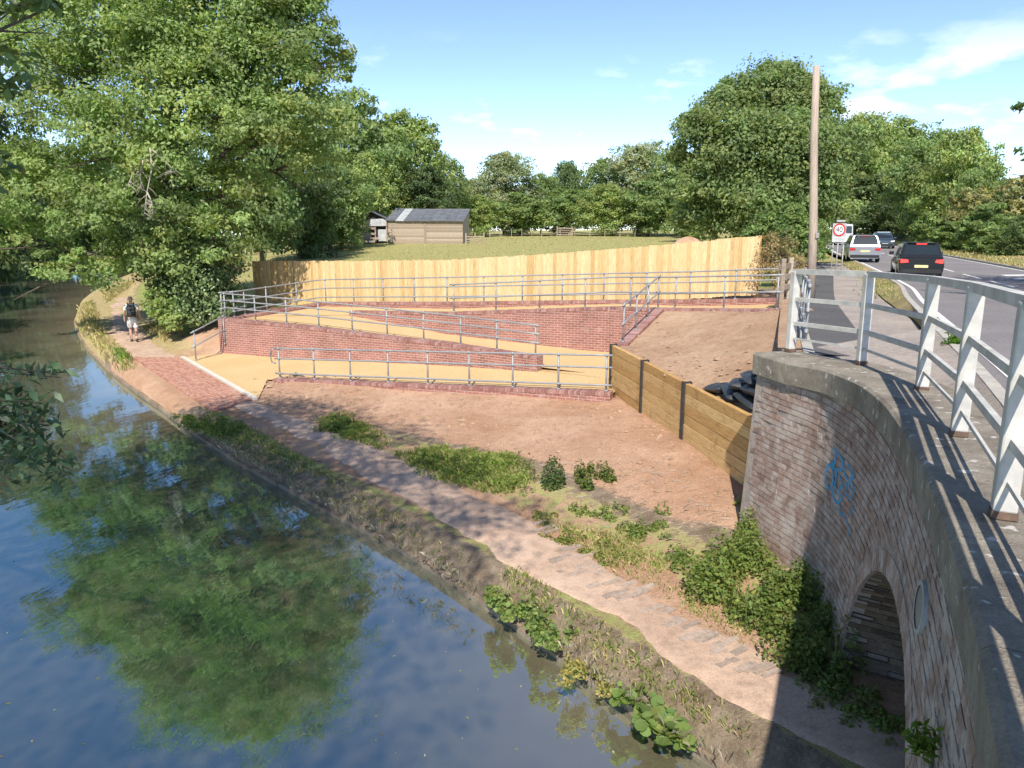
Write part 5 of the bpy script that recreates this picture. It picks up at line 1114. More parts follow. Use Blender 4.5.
def tree(name, label, base, clumps, n, leaf, hue, tr=0.25, seed=1, cat='tree', group=None, m='leaf', twigs=3, **kw):
    rng = np.random.default_rng(seed); base = Vector(base); t = thing(name, label, cat, tuple(base), 0, group)
    v, f, k = crown_leaves(clumps, n, leaf, hue, rng, **kw); v = v - np.array(tuple(base))
    link('crown', np_mesh('crown', v, f, M[m], k), t)
    if tr: mb = limbs(base, clumps, tr, rng, twigs); mb.off = base; mb.v = [tuple(Vector(p) - base) for p in mb.v]; mb.build('trunk', M['bark'], t, True)
    return t
def cl(px, py, Y, rp, ky=1.0, kz=0.85):
    c = Q(px, py, Y); r = rp * Y / FPX; return (c, (r, r * ky, r * kz))
ASH, DARK, MID, PALE, LIME = (0.26, 0.36, 0.14), (0.155, 0.235, 0.1), (0.23, 0.33, 0.135), (0.31, 0.37, 0.22), (0.29, 0.385, 0.145)

# the big tree over the towpath
big = [cl(120, 50, 33, 62), cl(205, 20, 33, 70), cl(275, 45, 32, 52), cl(300, 105, 31.5, 44), cl(316, 60, 32, 30), cl(150, -60, 34, 75), cl(235, -65, 33, 70), cl(95, -10, 34, 55), cl(190, 110, 30.5, 56), cl(110, 140, 30.5, 52), cl(245, 130, 30.5, 46), cl(60, 95, 33, 52),
       cl(45, 190, 31.5, 46), cl(100, 215, 29.5, 40), cl(165, 190, 29.8, 46), cl(225, 195, 30.5, 40), cl(300, 160, 32, 34), cl(20, 235, 31.5, 34), cl(140, 255, 29.8, 34), cl(200, 245, 30.5, 42), cl(20, 30, 34, 48), cl(185, -120, 34, 50), cl(70, 270, 31, 24), cl(165, 60, 30.5, 50), cl(240, 80, 31, 45), cl(290, 15, 32.5, 36)]
tree('ash_tree', 'huge bright green tree leaning over the canal and towpath', (-14.6, 33.6, 0.2), big, 190000, 0.17, ASH, 0.42, 11, twigs=5, sub=.27, per=110, inner=.25, flat=.5, tone=.2)
dd = thing('dead_branch', 'bare pale dead branches hanging in the big towpath tree', 'branch', tuple(Q(145, 160, 28.6))); rng = np.random.default_rng(4); mb = MB(); mb.off = dd.location
for path_ in ([(150, 148), (143, 160), (133, 172), (128, 186)], [(150, 148), (152, 168), (147, 192), (144, 216)], [(150, 148), (160, 156), (170, 166), (172, 180)], [(147, 192), (152, 202), (153, 214)], [(143, 160), (140, 176), (142, 190)]):
    q = [Q(x, y, 28.2 + rng.uniform(-.2, .2)) for x, y in path_]; mb.tube(q, [.03, .024, .017, .006][:len(q)], 5)
    for s in range(13):
        t_ = rng.uniform(.15, .98) * (len(q) - 1); a = q[int(t_)].lerp(q[min(int(t_) + 1, len(q) - 1)], t_ % 1); d = V(rng.normal() * .8, rng.normal() * .4, -rng.uniform(.1, .9)).normalized(); l_ = rng.uniform(.15, .6)
        m_ = a + d * l_ * .5 + V(0, 0, -.03); mb.tube([a, m_, m_ + (d + V(rng.normal() * .4, 0, -.4)).normalized() * l_ * .5], [.011, .008, .003], 4)
mb.build('twigs', M['dead_wood'], dd, True)
# undergrowth at its foot
ug = [cl(188, 262, 31, 28), cl(212, 265, 32, 26), cl(200, 293, 30.5, 24), cl(222, 296, 31.5, 20), cl(175, 295, 31, 20), cl(190, 317, 29.8, 14), cl(214, 314, 30, 13), cl(165, 270, 32, 20)]
tree('ivy_thicket', 'dark glossy ivy thicket at the foot of the big towpath tree', (-12.9, 31.8, 0.2), ug, 30000, 0.15, DARK, 0.1, 5, 'shrub', m='leaf_gloss', sub=.34)
tree('elder_bush', 'light green bush at the path edge below the ivy thicket', (-12.9, 29.9, 0.05), [cl(165, 312, 29.6, 13), cl(158, 298, 30, 10), cl(172, 325, 29.3, 9), cl(181, 320, 29.5, 9)], 5000, 0.13, LIME, 0.04, 6, 'shrub')

# the tree standing over the canal left of the bridge, mostly out of the picture
near = [(V(-6.3, 7.6, 11), (1.5, 1.5, 1.2)), (V(-4.8, 5.2, 11.3), (1.5, 1.5, 1.2)), (V(-3.2, 3.1, 11.2), (1.3, 1.3, 1.0)), (V(-1.8, 1.2, 11.2), (1.0, 1.0, .8)), (V(-4.2, -1.6, 12.2), (2.0, 2.0, 1.3)), (V(-7.2, -.8, 11.8), (2.2, 2.2, 1.4)), (V(-5.2, 1.4, 12.6), (1.9, 1.9, 1.3)), (V(-9.0, 2.2, 12), (2.2, 2.2, 1.5)), (V(-4.6, -4.6, 12), (2, 2, 1.3)), (V(-6.3, 4.4, 9.5), (2.0, 2.0, 1.6)), (V(-8.2, 7.5, 10), (2.2, 2.2, 1.8)), (V(-7.6, 10.2, 8.6), (1.5, 1.6, 1.3)), (V(-7.2, 3.2, 12.5), (2.4, 2.4, 1.6)), (V(-8.6, 9.2, 7.2), (1.2, 1.3, 1.2)),
        cl(8, 90, 8.6, 40), cl(40, 12, 8.8, 30), cl(-25, 190, 8, 40), (V(-7.4, 6.2, 5.4), (1.1, 1.1, .9))]
tree('overhanging_tree', 'dark leafy tree overhanging the canal at the left edge', (-10.4, 6.0, 0.6), near, 48000, 0.13, (0.11, 0.175, 0.05), 0.11, 21, m='leaf_gloss', twigs=4, sub=.4)
tw_ = thing('hanging_branch', 'low leafy branch reaching over the water at the left edge', 'branch', tuple(Q(-30, 420, 6.0))); off = tw_.location; rng = np.random.default_rng(12); mb = MB(); mb.off = off; Lc, Ln = [], []
root = Q(-120, 400, 6.3)
for k in range(26):
    e = Q(rng.uniform(5, 72), rng.uniform(372, 492), rng.uniform(5.4, 6.4)); m_ = root.lerp(e, .5) + V(0, 0, rng.uniform(-.1, .25)); mb.tube([root, m_, e], [.02, .011, .004], 5)
    for s in np.linspace(.35, 1, 11):
        p = (m_.lerp(e, (s - .5) * 2) if s > .5 else root.lerp(m_, s * 2))
        for q in range(4): Lc.append(tuple(p + V(*(rng.normal(size=3) * .055)))); Ln.append((rng.normal() * .6, rng.normal() * .6 - .2, .7 + rng.normal() * .35))
mb.tube([V(-10.35, 6.0, 3.6), V(-8.4, 6.2, 4.7), root + V(-.9, 0, .25), root], [.07, .055, .035, .022], 7)
mb.build('twigs', M['bark'], tw_, True); Lc, Ln = np.array(Lc), unit(np.array(Ln)); v, f = leaf_cards(Lc, Ln, (.125 * rng.uniform(.6, 1.3, len(Lc))), rng, .36, .2, .5)
kc = np.array((0.1, 0.155, 0.075))[None] * rng.normal(1, .2, (len(Lc), 1)); link('leaves', np_mesh('leaves', v - np.array(tuple(off)), f, M['leaf_gloss'], np.repeat(kc, 4, 0)), tw_)

# right-hand trees
rt = [cl(768, 100, 47, 34), cl(725, 116, 46, 28), cl(800, 118, 46, 32), cl(705, 140, 45, 28), cl(745, 150, 43.5, 40), cl(795, 160, 43.5, 42), cl(830, 150, 45, 30), cl(712, 185, 44, 30), cl(760, 200, 43, 38), cl(815, 205, 43.5, 34), cl(700, 215, 45, 22), cl(735, 225, 44, 26), cl(790, 235, 43.5, 30), cl(775, 82, 48, 19), cl(828, 104, 46, 16), cl(690, 165, 46, 12), cl(738, 92, 47, 15), cl(808, 88, 47, 14), cl(696, 120, 46, 13)]
tree('sycamore_tree', 'large rounded dark green tree behind the right end of the timber fence', (15.0, 45.5, 2.0), rt, 100000, 0.22, (0.205, 0.29, 0.12), 0.35, 31, per=80, inner=.25, sub=.3, tone=.18)
fr = [cl(748, 160, 41, 18), cl(715, 130, 43, 14), cl(770, 128, 42, 14)]
# roadside tree out of frame on the right; its twigs reach in
rr_ = [(V(18.5, 20.5, 9.5), (3.2, 3.4, 2.0)), (V(20.5, 17.5, 8), (3.0, 3.0, 2.2)), (V(22, 22, 10), (3, 3.4, 2.4)), (V(17.8, 15.5, 10), (2.6, 3.0, 1.8)), (V(20, 25, 8.6), (2.4, 2.6, 1.8)), cl(1034, 100, 20, 17), cl(1036, 165, 20, 21), cl(1040, 195, 20.5, 12)]
tree('roadside_tree', 'leafy twigs of a roadside tree at the right edge of the sky', (22.0, 19.0, 2.7), rr_, 16000, 0.22, (0.09, 0.15, 0.045), 0.3, 41)
sh = [cl(780, 255, 24.6, 20), cl(768, 275, 24.4, 16), cl(795, 272, 24.3, 16), cl(785, 287, 24, 14), cl(772, 245, 24.8, 12)]
tree('withered_shrub', 'withered brown shrub at the end of the timber fence', (8.7, 24.5, 2.2), sh, 3800, 0.07, (0.4, 0.32, 0.18), 0.05, 51, 'shrub', twigs=40, ylw=.1)
tree('roadside_bush', 'bright green bush between the withered shrub and wooden pole', (9.9, 27.5, 2.25), [cl(798, 232, 27.5, 16), cl(806, 250, 27.3, 15), cl(775, 228, 28.5, 15), cl(755, 240, 29, 12), cl(790, 215, 28, 11)], 9000, 0.13, (0.19, 0.29, 0.105), 0.07, 52, 'shrub')

# ---- shared crowns for trees farther off (unit: height 1, width 1)
def proto(seed, n, hue, leaf, slim=1.0, low=.12, lobes=15, ylw=.1):
    rng = np.random.default_rng(seed); c = []
    for k in range(lobes):
        h = low + (1 - low) * (k + .5) / lobes; prof = math.sin(min(1, (h + .12) / .62) * math.pi / 2) if h < .5 else math.cos((h - .5) / .5 * math.pi / 2) ** .6
        a = k * 2.4 + rng.uniform(-.4, .4); r = .3 * prof * rng.uniform(.6, 1.1); s = .2 * (.65 + .5 * prof) * rng.uniform(.8, 1.2); c.append((V(r * math.cos(a), r * math.sin(a), min(h, 1 - s * .5)), (s, s, s * .8)))
    v, f, k = crown_leaves(c, n, leaf, hue, rng, per=55, inner=.22, sub=.3, ylw=ylw, tone=.18); cm = np_mesh('crown', v, f, M['leaf'], k); mb = limbs((0, 0, 0), c, .022, rng, 1); return cm, mb.mesh('trunk', M['bark'], True)
PR = {'dark': proto(1, 20000, DARK, .034), 'mid': proto(2, 21000, MID, .034), 'pale': proto(3, 20000, PALE, .032), 'lime': proto(4, 20000, LIME, .034), 'bush': proto(5, 15000, (0.225, 0.325, 0.125), .042, low=.02, lobes=12), 'dry': proto(6, 15000, (0.3, 0.33, 0.16), .04, low=.02, lobes=12, ylw=.12), 'deep': proto(7, 20000, (0.12, 0.18, 0.08), .034, low=.03)}
def far_tree(kind, label, px, top, wpx, Y, cat='tree', group=None, rz=None, X=None, name=None, sink=.0):
    p = Q(px, 250, Y); x = p.x if X is None else X; z = float(ground_z(np.array([x]), np.array([float(Y)]))[0]); h = Q(px, top, Y).z - z; w = wpx * Y / FPX
    nm = name or {'dark': 'dark_tree', 'mid': 'leafy_tree', 'pale': 'willow_tree', 'lime': 'bright_tree', 'bush': 'hedge_bush', 'dry': 'scrub_bush', 'deep': 'dark_tree'}[kind]
    t = thing(nm, label, cat, (x, Y, z - sink), (px * 1.7 + Y) if rz is None else rz, group); t.scale = (w * .95, w * .95, h * .97 + sink)
    link('crown', PR[kind][0], t); link('trunk', PR[kind][1], t); return t
L_ = [('dark', 'tall dark tree right behind the big towpath tree', 262, 85, 130, 62), ('deep', 'shadowed dense tree above the post and rail fence', 300, 130, 110, 74), ('mid', 'tree filling the gap between big tree and sheds', 330, 150, 90, 86),
      ('mid', 'broad crowned tree left behind the sheds', 355, 97, 115, 106), ('lime', 'rounded light green tree directly behind the sheds', 405, 116, 105, 112), ('mid', 'slim tree right of the rounded tree behind the sheds', 445, 158, 52, 118), ('lime', 'low bright tree just behind the left shed', 372, 155, 80, 100),
      ('deep', 'dark tree low behind the long shed roof', 425, 168, 80, 104), ('pale', 'grey green willow standing highest left of the far tree line', 505, 155, 86, 136), ('pale', 'small willow left end of the far tree line', 474, 180, 48, 130), ('dark', 'dark domed tree in the middle of the far tree line', 567, 163, 46, 150), ('mid', 'lower tree right of the tall far willow', 541, 176, 48, 138),
      ('mid', 'tree right of the dark dome in the far line', 602, 162, 66, 140), ('pale', 'wide pale willow in the right part of the far line', 638, 146, 84, 134), ('mid', 'tree at the right end of the far line', 675, 150, 66, 126), ('dark', 'dark gap-filling tree beside the large rounded tree', 700, 175, 60, 110),
      ('lime', 'bright hedge tree right beside the long shed', 478, 196, 50, 122), ('bush', 'rounded hedge bush left of the far gate', 520, 194, 62, 124), ('bush', 'bushy hedge tree behind the far gate', 562, 190, 62, 126), ('lime', 'light hedge tree right of the far gate', 606, 186, 66, 124), ('bush', 'broad dark green hedge bush near the soil heap', 648, 183, 66, 120),
      ('bush', 'thick bush behind the soil heap', 690, 205, 50, 96), ('lime', 'bright young bush in front of the left shed', 341, 196, 52, 88), ('bush', 'low bush beside the field fence', 318, 212, 40, 84),
      ('deep', 'tall dark tree on the far bank at the left edge', -20, 40, 150, 66), ('deep', 'dark tree on the far canal bank', 35, 150, 100, 84), ('dark', 'bushy tree where the canal disappears', 85, 165, 100, 96), ('deep', 'dense tree closing the canal view behind the big tree', 130, 150, 110, 104), ('dark', 'tree above the far path bend behind the thicket', 175, 130, 110, 88),
      ('lime', 'light green roadside tree right behind the wooden pole', 800, 118, 66, 66), ('mid', 'spreading roadside tree beside the round sign', 788, 140, 70, 60), ('lime', 'tall roadside tree over the distant cars', 852, 118, 96, 116), ('deep', 'dark tree shading the distant bend of the road', 872, 176, 110, 106), ('mid', 'broad tree above the distant road bend', 888, 124, 100, 122),
      ('mid', 'leaning leafy tree right of the distant cars', 922, 136, 92, 84), ('lime', 'fresh green tree at the right of the road bend', 955, 132, 84, 76), ('mid', 'round tree above the right hedge', 978, 168, 62, 70), ('deep', 'dark tree in the gap behind the right hedge', 915, 180, 80, 96)]
for i, (k, lab, px, top, w, Y) in enumerate(L_): far_tree(k, lab, px, top, w, Y, group='trees and bushes around the field and road')
R_ = [('dry', 'tan green scrub bush at the right roadside near the twigs', 1012, 178, 86, 60), ('bush', 'green hedge bush on the right verge', 985, 205, 66, 58), ('dry', 'pale scrub bush between hedge bushes on the right', 965, 188, 64, 66), ('bush', 'low leafy bush right of the black car', 952, 222, 50, 64), ('dark', 'dark bush at the right picture edge', 1030, 215, 60, 52), ('bush', 'small bush nearest the right road edge', 1000, 228, 50, 54), ('bush', 'hedge bush beyond the black car roof', 930, 212, 46, 76)]
for k, lab, px, top, w, Y in R_: far_tree(k, lab, px, top, w, Y, 'shrub', 'hedge on the right of the road', sink=.3)
for i, (x, y, h, w) in enumerate([(-29, 24, 15, 9), (-35, 34, 16, 10), (-40, 44, 15, 10), (-22, 15, 13, 8)]):
    t = thing('bank_tree', ['dense tree on the near left bank, outside the frame', 'tall tree on the left bank, its crown over the canal', 'dark tree farther along the left bank', 'leafy tree close on the left bank'][i], 'tree', (x, y, .5), i * 1.3, 'trees on the left canal bank'); t.scale = (w, w, h); link('crown', PR['mid' if i % 2 else 'dark'][0], t); link('trunk', PR['dark'][1], t)
# far woods closing the horizon
rng = np.random.default_rng(77); C, K = [], []
for k in range(150):
    a = rng.uniform(-1.0, 1.0); d = rng.uniform(190, 300); c = np.array([math.sin(a) * d, math.cos(a) * d, 3.0]); h = rng.uniform(5, 10); m = 160
    q = unit(rng.normal(size=(m, 3))) * np.array([h * .7, h * .7, h * .55]) * rng.uniform(.8, 1.05, (m, 1)); C.append(c + q + np.array([0, 0, h * .5])); K.append(np.tile(np.array((.12, .185, .08)) * rng.uniform(.7, 1.2), (m, 1)) * rng.normal(1, .15, (m, 1)))
C, K = np.concatenate(C), np.concatenate(K); v, f = leaf_cards(C, unit(rng.normal(size=C.shape) + np.array([0, -.3, .5])), 2.0 * rng.uniform(.6, 1.3, len(C)), rng)
tag(link('distant_wood', np_mesh('distant_wood', v, f, M['leaf'], np.repeat(K, 4, 0))), 'hazy belt of woodland on the horizon', 'wood', kind='stuff')

# ------------------------------------------------------------------ grasses and small plants
def blades(name, label, pts, h, w, cols, lean=.5, seed=0, cat='grass', nseg=1):
    rng = np.random.default_rng(seed); n = len(pts); a = rng.uniform(0, 6.283, n); H = np.broadcast_to(h, (n,)) * rng.uniform(.55, 1.3, n); d = np.stack([np.cos(a), np.sin(a), np.zeros(n)], 1); sd = np.stack([-d[:, 1], d[:, 0], np.zeros(n)], 1)
    ln = rng.uniform(.1, 1, n) * lean; W = w * rng.uniform(.6, 1.4, n); v = np.empty((n, 4, 3)); p = np.asarray(pts)
    v[:, 0] = p - sd * W[:, None] * .5; v[:, 1] = p + sd * W[:, None] * .5; midp = p + d * (ln * H * .35)[:, None] + np.array([0, 0, 1]) * (H * .6)[:, None]
    v[:, 2] = p + d * (ln * H)[:, None] + np.array([0, 0, 1]) * (H * np.sqrt(np.clip(1 - ln * ln * .7, .1, 1)))[:, None]; v[:, 3] = midp - sd * W[:, None] * .35
    cc = np.array(cols)[rng.integers(0, len(cols), n)] * rng.normal(1, .15, (n, 1)); o = link(name, np_mesh(name, v.reshape(-1, 3), np.arange(n * 4).reshape(n, 4), M['grass'], np.repeat(np.clip(cc, .01, 1), 4, 0)))
    return tag(o, label, cat, kind='stuff')
def scatter_px(n, polys, z, seed, wts=None):
    """random ground points inside patches surveyed on the picture"""
    rng = np.random.default_rng(seed); out = []
    for poly in polys:
        w = [P(a, b, 0.0) for a, b in poly]; xs, ys = [p.x for p in w], [p.y for p in w]; ar = abs(sum(xs[i] * ys[(i + 1) % len(xs)] - xs[(i + 1) % len(xs)] * ys[i] for i in range(len(xs)))) / 2; k = int(n * ar)
        X, Y = rng.uniform(min(xs), max(xs), k * 4 + 40), rng.uniform(min(ys), max(ys), k * 4 + 40); ok = inside(X, Y, [(p.x, p.y) for p in w]); cl_ = lumps(X * 2.2, Y * 2.2) + rng.normal(0, .35, len(X)) > -.25; ed_, _ = seg_dist(X, Y, [(p.x, p.y) for p in w] + [(w[0].x, w[0].y)]); ok &= cl_ & (rng.random(len(X)) < np.clip(ed_ / .55, .04, 1) ** 1.2) & (lumps(X * 5.1 + 3, Y * 5.1) + rng.normal(0, .3, len(X)) > -.3); X, Y = X[ok][:k], Y[ok][:k]
        out.append(np.stack([X, Y, ground_z(X, Y) + z], 1))
    return np.concatenate(out)
GRN = [(0.2, 0.3, 0.05), (0.25, 0.34, 0.075), (0.15, 0.24, 0.04), (0.36, 0.36, 0.13)]; DRY = [(0.52, 0.42, 0.2), (0.6, 0.5, 0.27), (0.45, 0.36, 0.17), (0.33, 0.35, 0.11)]; STR = [(0.38, 0.32, 0.25), (0.28, 0.23, 0.17), (0.45, 0.38, 0.3), (0.2, 0.2, 0.09)]
pts = scatter_px(7000, [[(180, 414), (225, 412), (275, 436), (335, 472), (415, 520), (480, 556), (470, 566), (395, 527), (310, 480), (240, 450), (190, 432)], [(490, 568), (520, 566), (610, 626), (700, 686), (775, 735), (755, 748), (670, 702), (580, 645), (510, 595)]], 0, 1)
blades('verge_grass', 'short green grass between the towpath and the canal bank', pts, .075, .01, GRN + DRY[:2], .8, seed=1)
pts = scatter_px(2600, [[(310, 418), (345, 412), (392, 438), (388, 452), (330, 440)], [(390, 455), (440, 448), (520, 462), (540, 488), (500, 498), (420, 480)]], 0, 2)
blades('tall_grass', 'thick green grass tufts right of the shaded towpath', pts, .11 * (1 + .8 * lumps(pts[:, 0] * 3.1, pts[:, 1] * 3.1)), .012, GRN + GRN[:2] + DRY[2:], .9, seed=2)
pts = scatter_px(3600, [[(500, 500), (560, 520), (640, 560), (720, 600), (790, 650), (770, 668), (700, 625), (610, 575), (520, 520)], [(545, 520), (620, 530), (690, 570), (660, 580), (580, 555)]], 0, 3)
blades('path_grass', 'thin dry grass between towpath and weedy slope', pts, .07, .009, GRN[:2] + DRY, .9, seed=3)
pts = scatter_px(3800, [[(195, 428), (250, 440), (320, 480), (400, 528), (480, 575), (490, 590), (440, 580), (360, 530), (290, 490), (225, 455)], [(560, 625), (650, 690), (740, 750), (725, 768), (640, 715), (550, 640)]], -.02, 4)
blades('dead_stems', 'matted grey dead stems on the canal bank', pts, .11, .008, STR, 1.0, seed=4)
pts = scatter_px(1300, [[(78, 305), (95, 300), (110, 340), (140, 368), (118, 372), (95, 350), (76, 328)], [(100, 292), (135, 280), (130, 290), (105, 305)], [(140, 330), (160, 326), (172, 340), (165, 346)]], 0, 5)
blades('straw_grass', 'yellow straw grass on the canal bend by the walker', pts, .22, .022, DRY, .8, seed=5)
pts = scatter_px(1500, [[(108, 350), (128, 352), (136, 364), (118, 366)]], 0, 15); blades('green_tuft', 'bright green tuft in the straw grass on the bend', pts, .24, .02, GRN[:3], .7, seed=6)
rng = np.random.default_rng(9); X, Y = rng.uniform(-45, 35, 26000), rng.uniform(56, 128, 26000); ok = (X > -30 - (Y - 56) * .1) & ~inside(X, Y, road_poly); X, Y = X[ok], Y[ok]; pts = np.stack([X, Y, ground_z(X, Y) - .02], 1)
blades('field_grass', 'rough grazed grass of the field beyond the fence', pts, .09, .1, GRN + DRY + DRY[:2], .7, seed=7)
rng = np.random.default_rng(10); q = np.concatenate([resample(np.c_[offset(KERB, -w)], step=.03) for w in (.4, .7, 1.0)]); q = q[(q[:, 1] > 19) & (q[:, 1] < 46)]; q = q[rng.random(len(q)) < .5]; q[:, :2] += rng.normal(0, .14, (len(q), 2)); q[:, 2] += .09
blades('roadside_grass', 'patchy dry grass on the verge by the footway', q, .07, .02, GRN + DRY, .8, seed=8)
rng = np.random.default_rng(11); q = np.concatenate([resample(np.c_[offset(KERB, ROADW + w)], step=.03) for w in (.5, 1.0, 1.6, 2.4, 3.2)]); q = q[(q[:, 1] > 22) & (q[:, 1] < 90)]; q = q[rng.random(len(q)) < .5]; q[:, :2] += rng.normal(0, .3, (len(q), 2)); q[:, 2] += .09
blades('roadside_grass', 'dry grass strip along the far side of the road', q, .22, .05, DRY + GRN[3:], .8, seed=8)

def round_leaves(c, nrm, size, rng):
    n = len(c); r = unit(rng.normal(size=(n, 3))); t = unit(np.cross(nrm, r)); b = np.cross(nrm, t); v = np.empty((n, 9, 3)); v[:, 8] = c - nrm * (size * .12)[:, None]
    for k in range(8):
        a = k * math.pi / 4; rad = size * (.5 + .05 * math.sin(3 * a)); v[:, k] = c + (t * math.cos(a) + b * math.sin(a)) * rad[:, None] + nrm * (size * .06 * math.sin(2 * a))[:, None]
    f = np.concatenate([np.stack([np.arange(n) * 9 + k, np.arange(n) * 9 + (k + 1) % 8, np.arange(n) * 9 + 8], 1) for k in range(8)]); return v.reshape(-1, 3), f
M['stem'] = mat('green_stem', (.14, .18, .06), .8)
def plant(name, label, patch, n, leaf, h, hue, seed, m='leaf', aspect=.6, cat='plant', stems=10, droop=.2, group=None, z0=0.0, flat=.7, rnd=False):
    """leafy clump: patch = list of (px, py, radius m) spots on the ground"""
    rng = np.random.default_rng(seed); c0 = P(patch[0][0], patch[0][1], 0); c0.z = float(ground_z(np.array([c0.x]), np.array([c0.y]))[0]) + z0; t = thing(name, label, cat, tuple(c0), 0, group); C, Nn = [], []; mb = MB()
    sub_ = []
    for px, py, r in patch:
        g1 = P(px, py, 0)
        for q_ in range(7):
            a_ = rng.uniform(0, 6.283); rd_ = r * math.sqrt(rng.random()) * 1.05; sub_.append((V(g1.x + rd_ * math.cos(a_), g1.y + rd_ * math.sin(a_), 0), r * rng.uniform(.22, .5)))
    if len(patch) == 1: sub_ = [(P(patch[0][0], patch[0][1], 0), patch[0][2])]
    wsum = sum(r * r for _, r in sub_); stems = max(2, stems // 5); h0 = h
    for g0, r in sub_:
        h = h0 * rng.uniform(.45, 1.15) if len(sub_) > 1 else h0; gz_ = float(ground_z(np.array([g0.x]), np.array([g0.y]))[0]) + z0; k = max(6, int(n * r * r / wsum)); ang = rng.uniform(0, 6.283, k); rad = r * np.sqrt(rng.random(k)); hh = h * np.sqrt(np.clip(1 - (rad / r) ** 2, .03, 1)) * rng.uniform(.15, 1.08, k) * (.8 + .4 * rng.random())
        q = np.stack([g0.x + rad * np.cos(ang), g0.y + rad * np.sin(ang), gz_ + hh], 1); C.append(q); Nn.append(np.stack([np.cos(ang) * rad / r * .5, np.sin(ang) * rad / r * .5, np.full(k, flat)], 1) + rng.normal(size=(k, 3)) * .38)
        for s in range(stems):
            e = q[rng.integers(0, k)]; mb.tube([(g0.x + (e[0] - g0.x) * .5, g0.y + (e[1] - g0.y) * .5, gz_ - .03), tuple(e)], [.006, .003], 4)
    C, Nn = np.concatenate(C), unit(np.concatenate(Nn)); v, f = round_leaves(C, Nn, leaf * rng.uniform(.55, 1.3, len(C)), rng) if rnd else leaf_cards(C, Nn, leaf * rng.uniform(.55, 1.3, len(C)), rng, aspect, .2, droop); nv_ = 9 if rnd else 4; kc = np.array(hue)[None] * np.clip(rng.normal(1, .2, (len(C), 1)), .5, 1.6); kc[:, 0] *= 1 + .5 * rng.random(len(C))
    off = np.array(tuple(c0)); link('leaves', np_mesh('leaves', v - off, f, M[m], np.repeat(kc, nv_, 0)), t); mb.v = [tuple(np.array(p) - off) for p in mb.v]; tag(mb.build('stems', M['stem'], t), kind='stuff'); return t
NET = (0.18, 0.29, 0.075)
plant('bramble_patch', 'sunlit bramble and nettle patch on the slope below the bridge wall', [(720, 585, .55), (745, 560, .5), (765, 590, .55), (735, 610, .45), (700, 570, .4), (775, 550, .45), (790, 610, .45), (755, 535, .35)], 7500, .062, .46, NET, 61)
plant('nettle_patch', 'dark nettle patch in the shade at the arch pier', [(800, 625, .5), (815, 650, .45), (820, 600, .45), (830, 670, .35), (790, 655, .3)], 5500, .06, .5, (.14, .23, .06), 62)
plant('ground_ivy', 'low creeping weeds on the path edge inside the arch shade', [(845, 700, .35), (870, 715, .35), (890, 730, .3), (830, 690, .3)], 1500, .05, .12, NET, 63)
plant('bankside_plant', 'leafy green plant spilling from the bank into the water', [(510, 600, .22), (530, 612, .26), (552, 630, .22), (497, 592, .15)], 1500, .07, .26, (.2, .32, .1), 64, aspect=.75, z0=-.08)
plant('butterbur_plant', 'broad round-leaved plant on the bank edge above the water', [(640, 698, .24), (662, 714, .24), (622, 688, .16), (676, 728, .16)], 260, .12, .2, (.2, .33, .1), 65, rnd=True, z0=-.12, flat=1.4)
plant('trailing_plant', 'yellowing trailing plant hanging into the canal between two leafy clumps', [(588, 660, .2), (575, 652, .18), (600, 676, .18), (565, 668, .1)], 1000, .045, .2, (.34, .37, .13), 66, z0=-.15)
plant('sapling', 'small upright dark green sapling on the soil slope', [(553, 492, .22)], 700, .06, .62, (.085, .16, .05), 67, stems=3)
plant('dock_plant', 'sprawling dock plant right of the small sapling', [(598, 492, .3), (585, 485, .2)], 900, .065, .26, (.12, .2, .05), 68)
plant('weed_clump', 'small weeds dotted over the brown slope', [(640, 528, .35), (655, 540, .3), (620, 520, .25), (600, 515, .2), (580, 515, .2), (665, 520, .15)], 1500, .05, .14, NET, 69)
plant('weed_clump', 'leafy weeds at the left end of the tall grass', [(335, 432, .4), (350, 428, .35), (322, 430, .25)], 1300, .06, .3, NET, 70)
plant('weed_clump', 'leafy weeds among the tall grass nearest the sapling', [(492, 478, .6), (522, 486, .45), (462, 474, .45), (425, 466, .4), (505, 470, .3)], 1500, .055, .28, (.19, .3, .075), 71)
plant('weed_clump', 'green weeds beside the block paving at the canal edge', [(205, 425, .45), (225, 432, .4), (185, 418, .3)], 1700, .065, .22, (.17, .27, .06), 72)
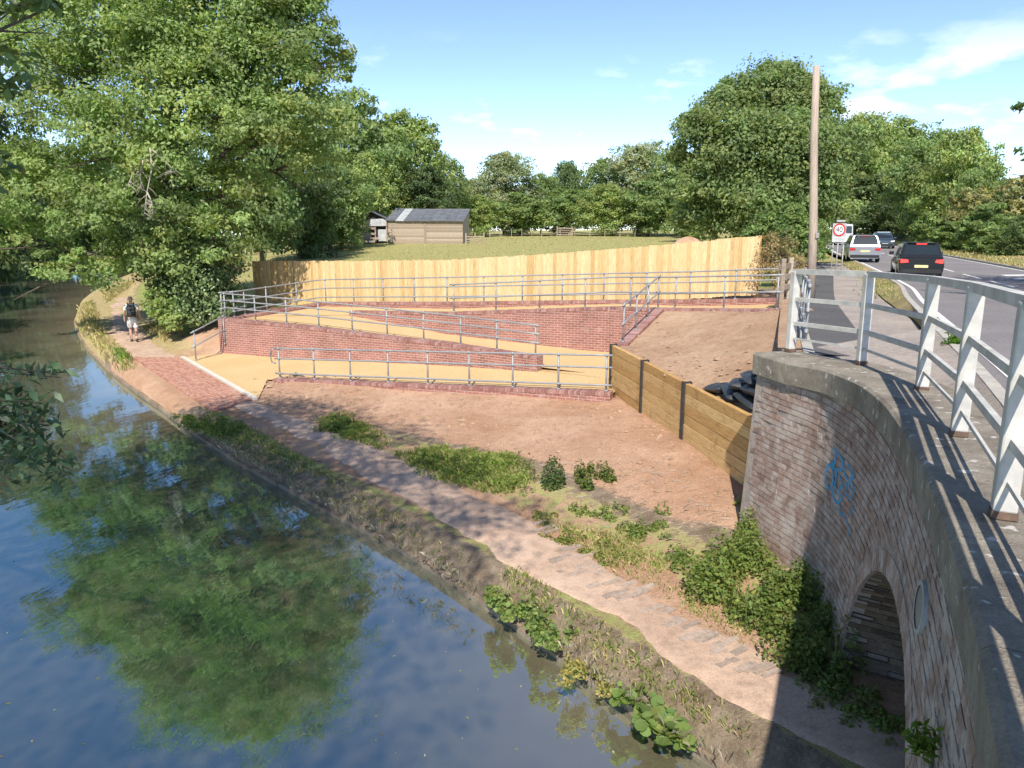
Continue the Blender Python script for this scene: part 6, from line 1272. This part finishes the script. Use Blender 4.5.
plant('weed_clump', 'low weeds between path and brown slope', [(560, 540, .3), (590, 545, .3), (540, 520, .25), (610, 560, .2)], 1200, .045, .1, (.19, .27, .07), 73)
# weed at the kerb, fern on the wall
def tuft(name, label, c, r, h, n, leaf, hue, seed, aspect=.4, out=None):
    rng = np.random.default_rng(seed); t = thing(name, label, 'plant', tuple(c)); d = unit(rng.normal(size=(n, 3)) + np.array([0, 0, .5])); d[:, 2] = np.abs(d[:, 2])
    if out is not None: d = unit(d + np.array(out))
    C = d * r * rng.uniform(.3, 1, (n, 1)) * np.array([1, 1, h / r]); v, f = leaf_cards(C, unit(rng.normal(size=(n, 3)) + np.array([0, 0, 1.2])), leaf * rng.uniform(.6, 1.3, n), rng, aspect); k = np.array(hue)[None] * rng.normal(1, .18, (n, 1))
    link('leaves', np_mesh('leaves', v, f, M['leaf'], np.repeat(np.clip(k, .01, 1), 4, 0)), t); mb = MB(); mb.tube([(0, 0, -.08), (0, 0, h * .5)], [.01, .005], 5); mb.build('stem', M['bark'], t)
tuft('kerb_weed', 'bright green weed growing at the pavement kerb', P(957, 344, 3.02), .2, .2, 160, .1, (.12, .24, .03), 81)
wp_, wt_ = wall_at(float(np.interp(3.2, WALLP[:, 1], WS)), 2.2, .03)
tuft('wall_fern', 'small fern growing out of the bridge wall', wp_, .14, .16, 130, .06, (.13, .2, .03), 82, .35, (-.8, .2, .2))
# twigs and clods on the bare slope
rng = np.random.default_rng(15); mb = MB(); pts = scatter_px(20, [[(500, 470), (620, 470), (735, 500), (740, 540), (680, 560), (560, 520)]], .012, 21)
for p in pts:
    a = rng.uniform(0, 6.28); l_ = rng.uniform(.06, .3); mb.tube([tuple(p), (p[0] + math.cos(a) * l_ * .5 + rng.normal() * .02, p[1] + math.sin(a) * l_ * .5, p[2] + .02), (p[0] + math.cos(a) * l_, p[1] + math.sin(a) * l_, p[2] + .005)], [.0035, .003, .002], 4)
tag(mb.build('dead_twigs', M['dead_wood']), 'dry twigs strewn over the brown slope below the sleepers', 'twigs', kind='stuff')
